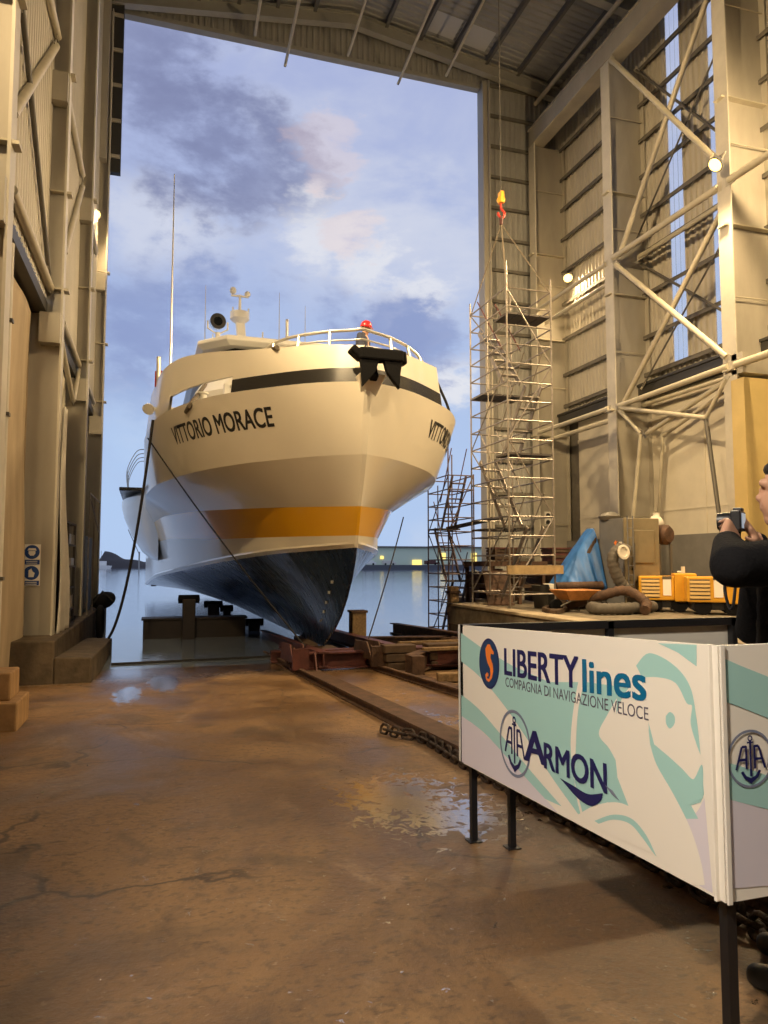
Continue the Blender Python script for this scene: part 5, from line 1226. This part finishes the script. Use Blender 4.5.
# ================================================================== LEFT SIDE
def safety_sign(pz, label):
    t = thing('safety_sign', label, 'sign', (-2.25, 15.33, pz), 'blue safety signs')
    y = 15.365; x0 = -2.52; x1 = -2.22
    MB().box(x0, x1, y-.012, y, pz, pz+.40).build('plate', 'panel', t)
    MB().box(x0+.01, x1-.01, y-.016, y-.012, pz+.01, pz+.10).build('caption_strip', 'blue', t)
    cx, cz = (x0+x1)/2, pz+.25
    MB().lathe([(.135, 0), (.135, .004)], (cx, y-.012, cz), (0, -1, 0), 28).build('symbol_disc', 'blue', t)
    m = MB()
    if 'upper' in label: m.prism([(-.06, .02), (.06, .02), (.06, -.03), (.03, -.07), (-.03, -.07), (-.06, -.03)], (cx, y-.018, cz), (1, 0, 0), (0, 0, 1), (0, -.002, 0)); m.prism([(-.08, .03), (-.06, .075), (.06, .075), (.08, .03)], (cx, y-.018, cz), (1, 0, 0), (0, 0, 1), (0, -.002, 0))
    else: m.prism([(-.05, -.08), (.04, -.08), (.06, .0), (.02, .03), (.0, .09), (-.05, .05)], (cx, y-.018, cz), (1, 0, 0), (0, 0, 1), (0, -.002, 0))
    m.build('symbol', 'panel', t)
    m = MB()
    for k in range(2): m.box(x0+.05, x1-.05, y-.018, y-.016, pz+.03+k*.035, pz+.042+k*.035)
    m.build('caption_lines', 'panel', t)
safety_sign(at(30, 565, Y=15.35).z, 'upper blue and white safety sign on the left column'); safety_sign(at(30, 586, Y=15.35).z, 'lower blue and white safety sign on the left column')
p = at(88, 568, Y=25.86); tag(MB().box(p.x-.28, p.x-.02, 25.84, 25.87, p.z-.10, p.z+.12).build('red_notice', 'red', bevel=.004), 'small red notice on the left column at the open doorway', 'sign')
# wooden blocks and boards at the near left
tag(MB().box(-2.35, -1.52, 9.2, 10.0, fz(9.6), fz(9.6)+.34).build('timber_block', 'wood', bevel=.02), 'bigger sawn timber block on the floor at the far left edge', 'timber', 'timber blocks at the left edge')
tag(MB().box(-2.4, -1.62, 9.35, 9.9, fz(9.6)+.34, fz(9.6)+.66).build('timber_block', 'wood', bevel=.02), 'smaller sawn timber block, on top of the bigger one at the left edge', 'timber', 'timber blocks at the left edge')
t = thing('rain_pipe', 'pale rain pipe with clips on the near left boards', 'pipe', (-2.2, 11.9, -.5)); MB().tube([(-2.22, 11.6, -.55), (-2.22, 11.6, 6.2)], .05, 10).build('pipe_body', 'steel_l', t, smooth=40)
for z in (1.2, 3.6, 5.0): MB().box(-2.29, -2.15, 11.54, 11.66, z, z+.05).build('clip', 'dark_tube', t)
# hanging dusty sheet on the third column and white sheet beyond it
def hang(label, x0, y0, x1, y1, z0, z1, mt, taper, name='hanging_sheet'):
    def f(a, b):
        w = 1-taper*b; q = a*w; x = x0+(x1-x0)*q; y = y0+(y1-y0)*q; z = z0+(z1-z0)*b
        return Vector((x+.035*math.sin(a*15+b*2)*(1-b*.5)+.03*math.sin(b*7), y, z))
    o = MB().grid(f, 26, 30).build(name, mt, smooth=180, solid=.01); tag(o, label, 'sheet'); return o
hang('long tan dust sheet hanging beside the safety signs', -2.46, 10.6, -2.50, 15.25, -.66, 6.3, 'cloth', .04)
hang('white plastic sheet tied narrow, hanging at the second left bay', -1.93, 15.6, -1.88, 17.0, .0, 4.6, 'clothw', .75)
# shelf stack behind the white sheet
t = thing('storage_rack', 'dark storage rack with pale boxes between the left columns', 'rack', (-2.3, 17.5, .06))
for y in (16.3, 17.7, 19.1): MB().box(-2.52, -2.46, y-.03, y+.03, .06, 2.4).box(-2.04, -1.98, y-.03, y+.03, .06, 2.4).build('upright', 'dark_tube', t)
for z in (.35, .85, 1.35, 1.85, 2.35): MB().box(-2.52, -1.98, 16.3, 19.1, z, z+.04).build('shelf', 'dark_tube', t)
for z in (.39, .89, 1.39, 1.89):
    for k in range(4):
        if (k+int(z*10)) % 4 == 3: continue
        o = tag(MB().box(-2.45, -2.0, 16.4+k*.68, 16.95+k*.68, z, z+.18+.06*((k*3+int(z*7)) % 3)).build('storage_box', ('sack', 'clothw', 'timber', 'whitepart')[(k+int(z*3)) % 4], bevel=.01), 'pale storage box on the dark rack between the left columns', 'box', 'boxes on the dark rack')
t = thing('control_cabinet', 'tall dark switch cabinet on the left pier past the rack', 'cabinet', (-2.2, 21.6, .06)); MB().box(-2.5, -1.98, 21.0, 23.5, .06, 2.2).build('cabinet_body', 'blackbeam', t, bevel=.02); MB().box(-1.98, -1.955, 21.1, 22.2, .2, 2.1).build('door', 'dark_tube', t); MB().box(-1.955, -1.93, 22.05, 22.1, 1.0, 1.3).build('handle', 'steel', t)
t = thing('pier_railing', 'thin tubular railing on the left pier before the doorway', 'railing', (-1.95, 22, .06))
for y in (21.0, 22.6, 24.2): MB().tube([(-1.86, y, .06), (-1.86, y, 3.4)], .02, 6).build('post', 'scaf', t)
MB().tube([(-1.86, 21.0, 3.35), (-1.86, 24.2, 3.35)], .018, 6).tube([(-1.86, 21.0, 3.3), (-1.86, 24.2, 2.4)], .018, 6).build('rail', 'scaf', t)
# fenders at the pier end
t = thing('tyre_fender', 'black rubber tyre fender hanging on the left pier end', 'fender', (-1.6, 22.5, -.8))
MB().tube([Vector((-1.62, 22.5+.4*math.cos(a), -.25+.40*math.sin(a))) for a in [2*PI*i/24 for i in range(24)]], .09, 12, closed=True).build('tyre', 'rubber', t, smooth=60)
t = thing('fender_bundle', 'black fender bundle lying on the left pier end', 'fender', (-1.6, 23.6, .06))
MB().lathe([(.04, -.55), (.18, -.45), (.24, -.2), (.25, .15), (.20, .45), (.06, .6)], (-1.6, 23.4, .32), (.3, 1, .12), 14).build('bundle', 'rubber', t, smooth=50)
MB().tube([(-1.9, 22.9, .2), (-1.6, 22.9, .62), (-1.3, 23.0, .3)], .03, 6).build('lashing', 'ropedark', t)
# ================================================================== DISTANCE
t = thing('harbour_shed', 'long pale green harbour shed on the far shore', 'building', (110, 250, WATER), kind='thing')
def farbox(px0, px1, py_top, Y, depth, name, mt, parent, z0=.6, **k):
    a, b = at(px0, py_top, Y=Y), at(px1, py_top, Y=Y); return MB().box(a.x, b.x, Y, Y+depth, z0, a.z).build(name, mt, parent, **k)
farbox(300, 494, 547, 250, 25, 'wall', 'farwall', t, z0=.4)
a, b = at(300, 547, Y=250), at(494, 547, Y=250)
MB().box(a.x-1, b.x+1, 249, 276, a.z, a.z+.5).build('roof_edge', 'girt', t)
for px, w, py0, py1 in ((417, 9, 560, 567), (443, 5, 553, 559), (474, 5, 553, 564), (382, 3, 556, 559)):
    c0, c1 = at(px-w/2, py0, Y=249.8), at(px+w/2, py1, Y=249.8); MB().box(c0.x, c1.x, 249.6, 250.1, c1.z, c0.z).build('lit_door', 'lampwin', t)
t = thing('breakwater', 'low dark stone breakwater along the far shore', 'quay', (60, 236, WATER), kind='structure'); MB().box(30, 190, 235, 249, -2, .75).build('stone_wall', 'quaystone', t)
for k, (px, c_) in enumerate(((368, 'whitepart'), (388, 'sack'), (430, 'rustred'), (458, 'whitepart'))):
    c0 = at(px, 566, Y=240); t = thing('parked_van', ['white van parked on the far shore, leftmost of the vehicles', 'grey van parked on the far shore beside the white one', 'dark red van parked on the far shore by the lit door', 'white van parked on the far shore behind the scaffold'][k], 'van', (c0.x, 240, .75), 'vans on the far shore')
    MB().box(c0.x-1.9, c0.x+1.9, 239, 241, .95, 2.3).box(c0.x+1.9, c0.x+2.7, 239, 241, .95, 1.7).build('body', c_, t, bevel=.1); 
    for s_ in (-1.2, 1.6): MB().lathe([(.05, -.1), (.35, -.1), (.35, .1), (.05, .1)], (c0.x+s_, 239, 1.08), (0, 1, 0), 12).build('wheel', 'rubber', t)
m = MB(); hp = [(60, .2), (96, 2.6), (100, 5.5), (108, 5.0), (120, 3.6), (134, 2.2), (143, 1.6), (170, 1.2), (230, .6)]
vs = []
for px, hgt in hp:
    p = at(px, 566, Y=330); vs.append((p.x, hgt))
def fh(a, b):
    i = a*(len(vs)-1); j = min(int(i), len(vs)-2); t_ = i-j; x = vs[j][0]+(vs[j+1][0]-vs[j][0])*t_; hh = vs[j][1]+(vs[j+1][1]-vs[j][1])*t_
    prof = math.sin(PI*b)**.8; return Vector((x, 320+b*70, -1.0+(hh+1.4)*prof*(1+.25*mnoise.noise(Vector((x*.15, b*5, 0))))))
struct(m.grid(fh, 80, 10).build('trim_headland', 'hill', smooth=60), 'dark low headland on the horizon at left', 'hill')
p = at(101, 563, Y=300); t = thing('moored_boat', 'small white boat moored before the headland at left', 'boat', (p.x, 300, WATER))
MB().add([(p.x-4, 298.5, WATER-.2), (p.x+3.4, 298.5, WATER-.2), (p.x+3.4, 301, WATER-.2), (p.x-4, 301, WATER-.2), (p.x-5.2, 298.2, WATER+1.6), (p.x+4, 298.2, WATER+1.2), (p.x+4, 301.4, WATER+1.2), (p.x-5.2, 301.4, WATER+1.6)], [(0, 3, 2, 1), (4, 5, 6, 7), (0, 1, 5, 4), (1, 2, 6, 5), (2, 3, 7, 6), (3, 0, 4, 7)]).build('hull', 'whitepart', t)
MB().box(p.x-1.5, p.x+2, 299, 300.8, WATER+1.3, WATER+3).build('cabin', 'whitepart', t, bevel=.1); MB().tube([(p.x, 300, WATER+3), (p.x, 300, WATER+7)], .08, 6).build('mast', 'dark_tube', t)
p = at(139, 566, Y=310); t = thing('harbour_crane', 'thin grey harbour crane on the horizon left of the ship', 'crane', (p.x, 310, 0)); MB().tube([(p.x, 310, -1), (p.x, 310, 6)], .35, 6).build('tower', 'clad_grey', t); MB().tube([(p.x, 310, 5), (p.x-4.5, 310, 15)], .18, 6).build('jib', 'clad_grey', t)
# ================================================================== PEOPLE
def capsules(segs, voxel, name, mt, parent, smooth_it=8):
    """tapered limbs fused into one continuous skin"""
    bm = bmesh.new(); off = W[parent.name]
    def ball(c, r, sc=(1, 1, 1), rot=None):
        M_ = Matrix.Translation(Vector(c)-off) @ (rot.to_4x4() if rot else Matrix.Identity(4)) @ Matrix.Diagonal((*(r*s for s in sc), 1)); bmesh.ops.create_icosphere(bm, subdivisions=2, radius=1, matrix=M_)
    for s in segs:
        if len(s) == 4 and not isinstance(s[1], (int, float)): p0, p1, r0, r1 = s
        else: ball(*s); continue
        p0, p1 = Vector(p0), Vector(p1); n = max(2, int((p1-p0).length/(min(r0, r1)*.45))+1)
        for i in range(n+1): t_ = i/n; ball(p0.lerp(p1, t_), r0+(r1-r0)*t_)
    me = bpy.data.meshes.new('tmp'); bm.to_mesh(me); bm.free(); o = bpy.data.objects.new('tmp', me); COL.objects.link(o)
    r = o.modifiers.new('r', 'REMESH'); r.mode = 'VOXEL'; r.voxel_size = voxel
    q = o.modifiers.new('s', 'SMOOTH'); q.iterations = smooth_it; q.factor = .5
    dg = bpy.context.evaluated_depsgraph_get(); dg.update(); me2 = bpy.data.meshes.new_from_object(o.evaluated_get(dg)); bpy.data.objects.remove(o); bpy.data.meshes.remove(me)
    me2.materials.clear(); me2.materials.append(M[mt]); me2.polygons.foreach_set('use_smooth', [True]*len(me2.polygons)); me2.polygons.foreach_set('material_index', [0]*len(me2.polygons))
    me2.name = name; ob = bpy.data.objects.new(name, me2); COL.objects.link(ob); ob.parent = parent; W[ob.name] = off; return ob
def face_head(segs, c, fwd, r=.1):
    """skull, jaw, nose, ears, brow"""
    f = Vector(fwd).normalized(); s = f.cross(Vector((0, 0, 1))).normalized(); u = s.cross(f); c = Vector(c)
    segs += [(c+u*.02-f*.012, r, (.86, .98, 1.08)), (c-u*.05+f*.03, r*.78, (.85, .9, 1.0)), (c-u*.105+f*.055, r*.36), (c+f*.098-u*.02, .017), (c+f*.088+u*.01, .013), (c+f*.080-u*.062, .022, (1.3, 1, .6)), (c+f*.075+u*.035+s*.03, .02), (c+f*.075+u*.035-s*.03, .02)]
    for k in (-1, 1): segs += [(c+s*k*.088-u*.005-f*.005, .022, (.6, 1, 1.5)), (c+s*k*.082-u*.03, .015)]
    return f, s, u, c
def hand(segs, wrist, d, up, curl=.6, side=1, sc=1.0):
    """palm and five bent fingers; d = direction of the palm, up = back of the hand"""
    d = Vector(d).normalized(); up = Vector(up); up = (up-d*up.dot(d)).normalized(); s = d.cross(up)*side; w = Vector(wrist)
    for k in range(5): segs.append((w+d*.01*sc+s*(-.028+.014*k)*sc, w+d*.085*sc+s*(-.032+.016*k)*sc, .016*sc, .015*sc))
    for k, L_ in enumerate((.072, .082, .076, .06)):
        p = w+d*.09*sc+s*(.032-.021*k)*sc; a = d
        for j in range(3):
            ang = curl*(j+.6)*.75; q = (d*math.cos(ang)-up*math.sin(ang)); n = p+q*L_*sc*(.42, .32, .26)[j]; segs.append((p, n, (.0098-.0012*j)*sc, (.0088-.0012*j)*sc)); p = n
    p = w+d*.025*sc+s*.034*sc; q = (d*.7+s*.75-up*.25).normalized(); n = p+q*.045*sc; segs.append((p, n, .013*sc, .011*sc)); segs.append((n, n+(d*.9+s*.15-up*.4).normalized()*.035*sc, .0105*sc, .009*sc))
# --- photographer at the right edge, inside the booth
gx, gy = 2.35, 2.17; g0 = fz(gy)
man = thing('person', 'photographer in a black coat at the right edge, holding up a small camera', 'person', (gx, gy, g0))
fw = Vector((-.62, .78, 0)).normalized(); rt = Vector((.78, .62, 0)); up = Vector((0, 0, 1)); B0 = Vector((gx, gy, g0))
def bp(r_, f_, z_): return B0+rt*r_+fw*f_+up*z_
HT = 1.92
head = bp(.02, .04, 1.842)
cam_c = at(738, 521, d=2.72)
lsh, rsh = bp(-.20, 0, 1.565), bp(.20, 0, 1.565)
lel = at(733, 566, d=2.42); lwr = at(727, 542, d=2.60)
rel = bp(.30, .22, 1.27); rwr = cam_c+rt*.10-up*.07-fw*.05
sg = []
f, s_, u, c = face_head(sg, head, fw+Vector((0, 0, -.05)), .104)
sg += [(bp(.0, .0, 1.54), bp(.01, .03, 1.74), .062, .055), (bp(0, 0, .98), bp(0, 0, 1.5), .13, .14), (lsh, lel, .05, .04), (lel, lwr, .042, .03), (rsh, rel, .05, .04), (rel, rwr, .042, .03)]
for k in (-1, 1): sg += [(bp(.1*k, 0, .98), bp(.11*k, .02, .52), .085, .058), (bp(.11*k, .02, .52), bp(.12*k, -.02, .10), .056, .042), (bp(.12*k, -.02, .05), bp(.13*k, .16, .04), .04, .035)]
hand(sg, lwr+up*.005, (cam_c-lwr)+up*.01, -fw*.8-rt*.6, 1.0, 1); hand(sg, rwr, (cam_c-rwr)+up*.03, -fw+rt*.5, 1.0, -1)
capsules(sg, .0075, 'body', 'skin', man, 3)
ct = [(bp(-.15, -.01, 1.55), bp(.15, -.01, 1.55), .10, .10), (bp(-.11, -.0, 1.45), bp(-.11, .02, .80), .15, .16), (bp(.11, -.0, 1.45), bp(.11, .02, .80), .15, .16), (bp(0, .0, 1.45), bp(0, .0, .8), .155, .165), (bp(0, -.01, 1.60), bp(0, .0, 1.69), .10, .082),
      (lsh, lel, .095, .078), (lel, lwr-(lwr-lel).normalized()*.015, .078, .052), (rsh, rel, .088, .07), (rel, rwr-(rwr-rel).normalized()*.015, .068, .046)]
capsules(ct, .014, 'coat', 'coat', man, 5)
tr = []
for k in (-1, 1): tr += [(bp(.1*k, 0, .92), bp(.11*k, .02, .52), .105, .075), (bp(.11*k, .02, .52), bp(.12*k, -.02, .10), .074, .066)]
tr += [(bp(-.08, 0, .9), bp(.08, 0, .9), .12, .12)]
capsules(tr, .014, 'trousers', 'trouser', man)
for k in (-1, 1): capsules([(bp(.12*k, -.05, .055), bp(.135*k, .18, .045), .052, .046), (bp(.12*k, -.03, .1), bp(.12*k, -.03, .06), .05, .052)], .01, 'shoe', 'shoe', man)
hs = [(c+u*.036-f*.026, .103, (.89, 1.0, 1.03)), (c+u*.085+f*.01, .07, (1, 1.0, .6)), (c-u*.04-f*.055, .066, (1.1, .7, 1.0))]
for k in (-1, 1): hs += [(c+s_*k*.086+u*.01+f*.02, .022, (.5, .8, 1.6))]
hr = capsules(hs, .008, 'hair', 'hair', man, 2)
t = thing('camera_device', 'small dark camera with a lit screen held by the photographer', 'camera', cam_c)
cz = cam_c; m = MB()
def cbx(m, a0, a1, b0, b1, c0, c1): 
    P = [cz+rt*x+fw*y+up*z for z in (c0, c1) for x, y in ((a0, b0), (a1, b0), (a1, b1), (a0, b1))]; return m.add(P, [(0, 3, 2, 1), (4, 5, 6, 7), (0, 1, 5, 4), (1, 2, 6, 5), (2, 3, 7, 6), (3, 0, 4, 7)])
cbx(m, -.065, .065, -.018, .018, -.038, .038); cbx(m, -.02, .03, -.018, .015, .036, .05); m.build('camera_body', 'black', t, bevel=.005)
cbx(MB(), -.04, .045, -.0205, -.0178, -.028, .028).build('screen', 'screen', t)
MB().lathe([(.03, .016), (.034, .03), (.032, .07), (.02, .072)], cz, fw, 18).build('lens', 'black', t, smooth=40)
MB().tube(catmull([cz-rt*.06, at(731, 548, d=2.78), at(727, 575, d=2.8), at(725, 592, d=2.8), at(733, 606, d=2.74), cz+rt*.06], 8), .006, 6).build('strap', 'black', t, smooth=60)
# --- crew member on the bow
bx, by, bz = 4.17, 15.0, 5.04
crew = thing('person', 'crew member in a red helmet and dark overalls standing at the bow rail', 'person', (bx, by, bz))
fw = Vector((.75, -.55, 0)).normalized(); rt = Vector((-.55, -.75, 0)); rt = fw.cross(up).normalized(); B0 = Vector((bx, by, bz))
sg = []; hc = bp(.0, .06, 1.555)
f, s_, u, c = face_head(sg, hc, fw+Vector((0, 0, -.25)), .1)
J = {}
for k in (-1, 1): J[k] = (bp(.19*k, 0, 1.36), bp(.26*k, .05, 1.10), bp(.18*k, .26, 1.05))
sg += [(bp(0, 0, 1.36), bp(0, .04, 1.5), .06, .052), (bp(0, 0, .88), bp(0, 0, 1.3), .13, .14)]
for k in (-1, 1):
    a_, b_, c_ = J[k]; sg += [(a_, b_, .05, .04), (b_, c_, .04, .03)]; hand(sg, c_, (c_-b_), up, .9, k)
    sg += [(bp(.09*k, 0, .88), bp(.1*k, .02, .46), .08, .055), (bp(.1*k, .02, .46), bp(.1*k, -.02, .1), .054, .04), (bp(.1*k, -.02, .05), bp(.11*k, .15, .04), .04, .034)]
capsules(sg, .011, 'body', 'skin', crew, 3)
ov = [(bp(-.14, 0, 1.36), bp(.14, 0, 1.36), .085, .085), (bp(-.08, 0, 1.28), bp(-.08, 0, .85), .14, .14), (bp(.08, 0, 1.28), bp(.08, 0, .85), .14, .14), (bp(0, .0, 1.4), bp(0, .02, 1.44), .075, .07)]
for k in (-1, 1):
    a_, b_, c_ = J[k]; ov += [(a_, b_, .075, .06), (b_, c_-(c_-b_).normalized()*.02, .058, .045), (bp(.09*k, 0, .85), bp(.1*k, .02, .46), .1, .075), (bp(.1*k, .02, .46), bp(.1*k, -.02, .1), .072, .062)]
capsules(ov, .016, 'overalls', 'overall', crew)
MB().lathe([(.128, -.03), (.135, -.02), (.125, .03), (.105, .085), (.06, .122), (.001, .132)], c+u*.055, u, 22).prism([(-.09, .09), (.09, .09), (.07, .16), (-.07, .16)], c+u*.03, s_, f, u*.012).build('helmet', 'helmet', crew, smooth=50)
for k in (-1, 1): capsules([(bp(.1*k, -.04, .05), bp(.115*k, .17, .045), .05, .045)], .012, 'boot', 'shoe', crew)
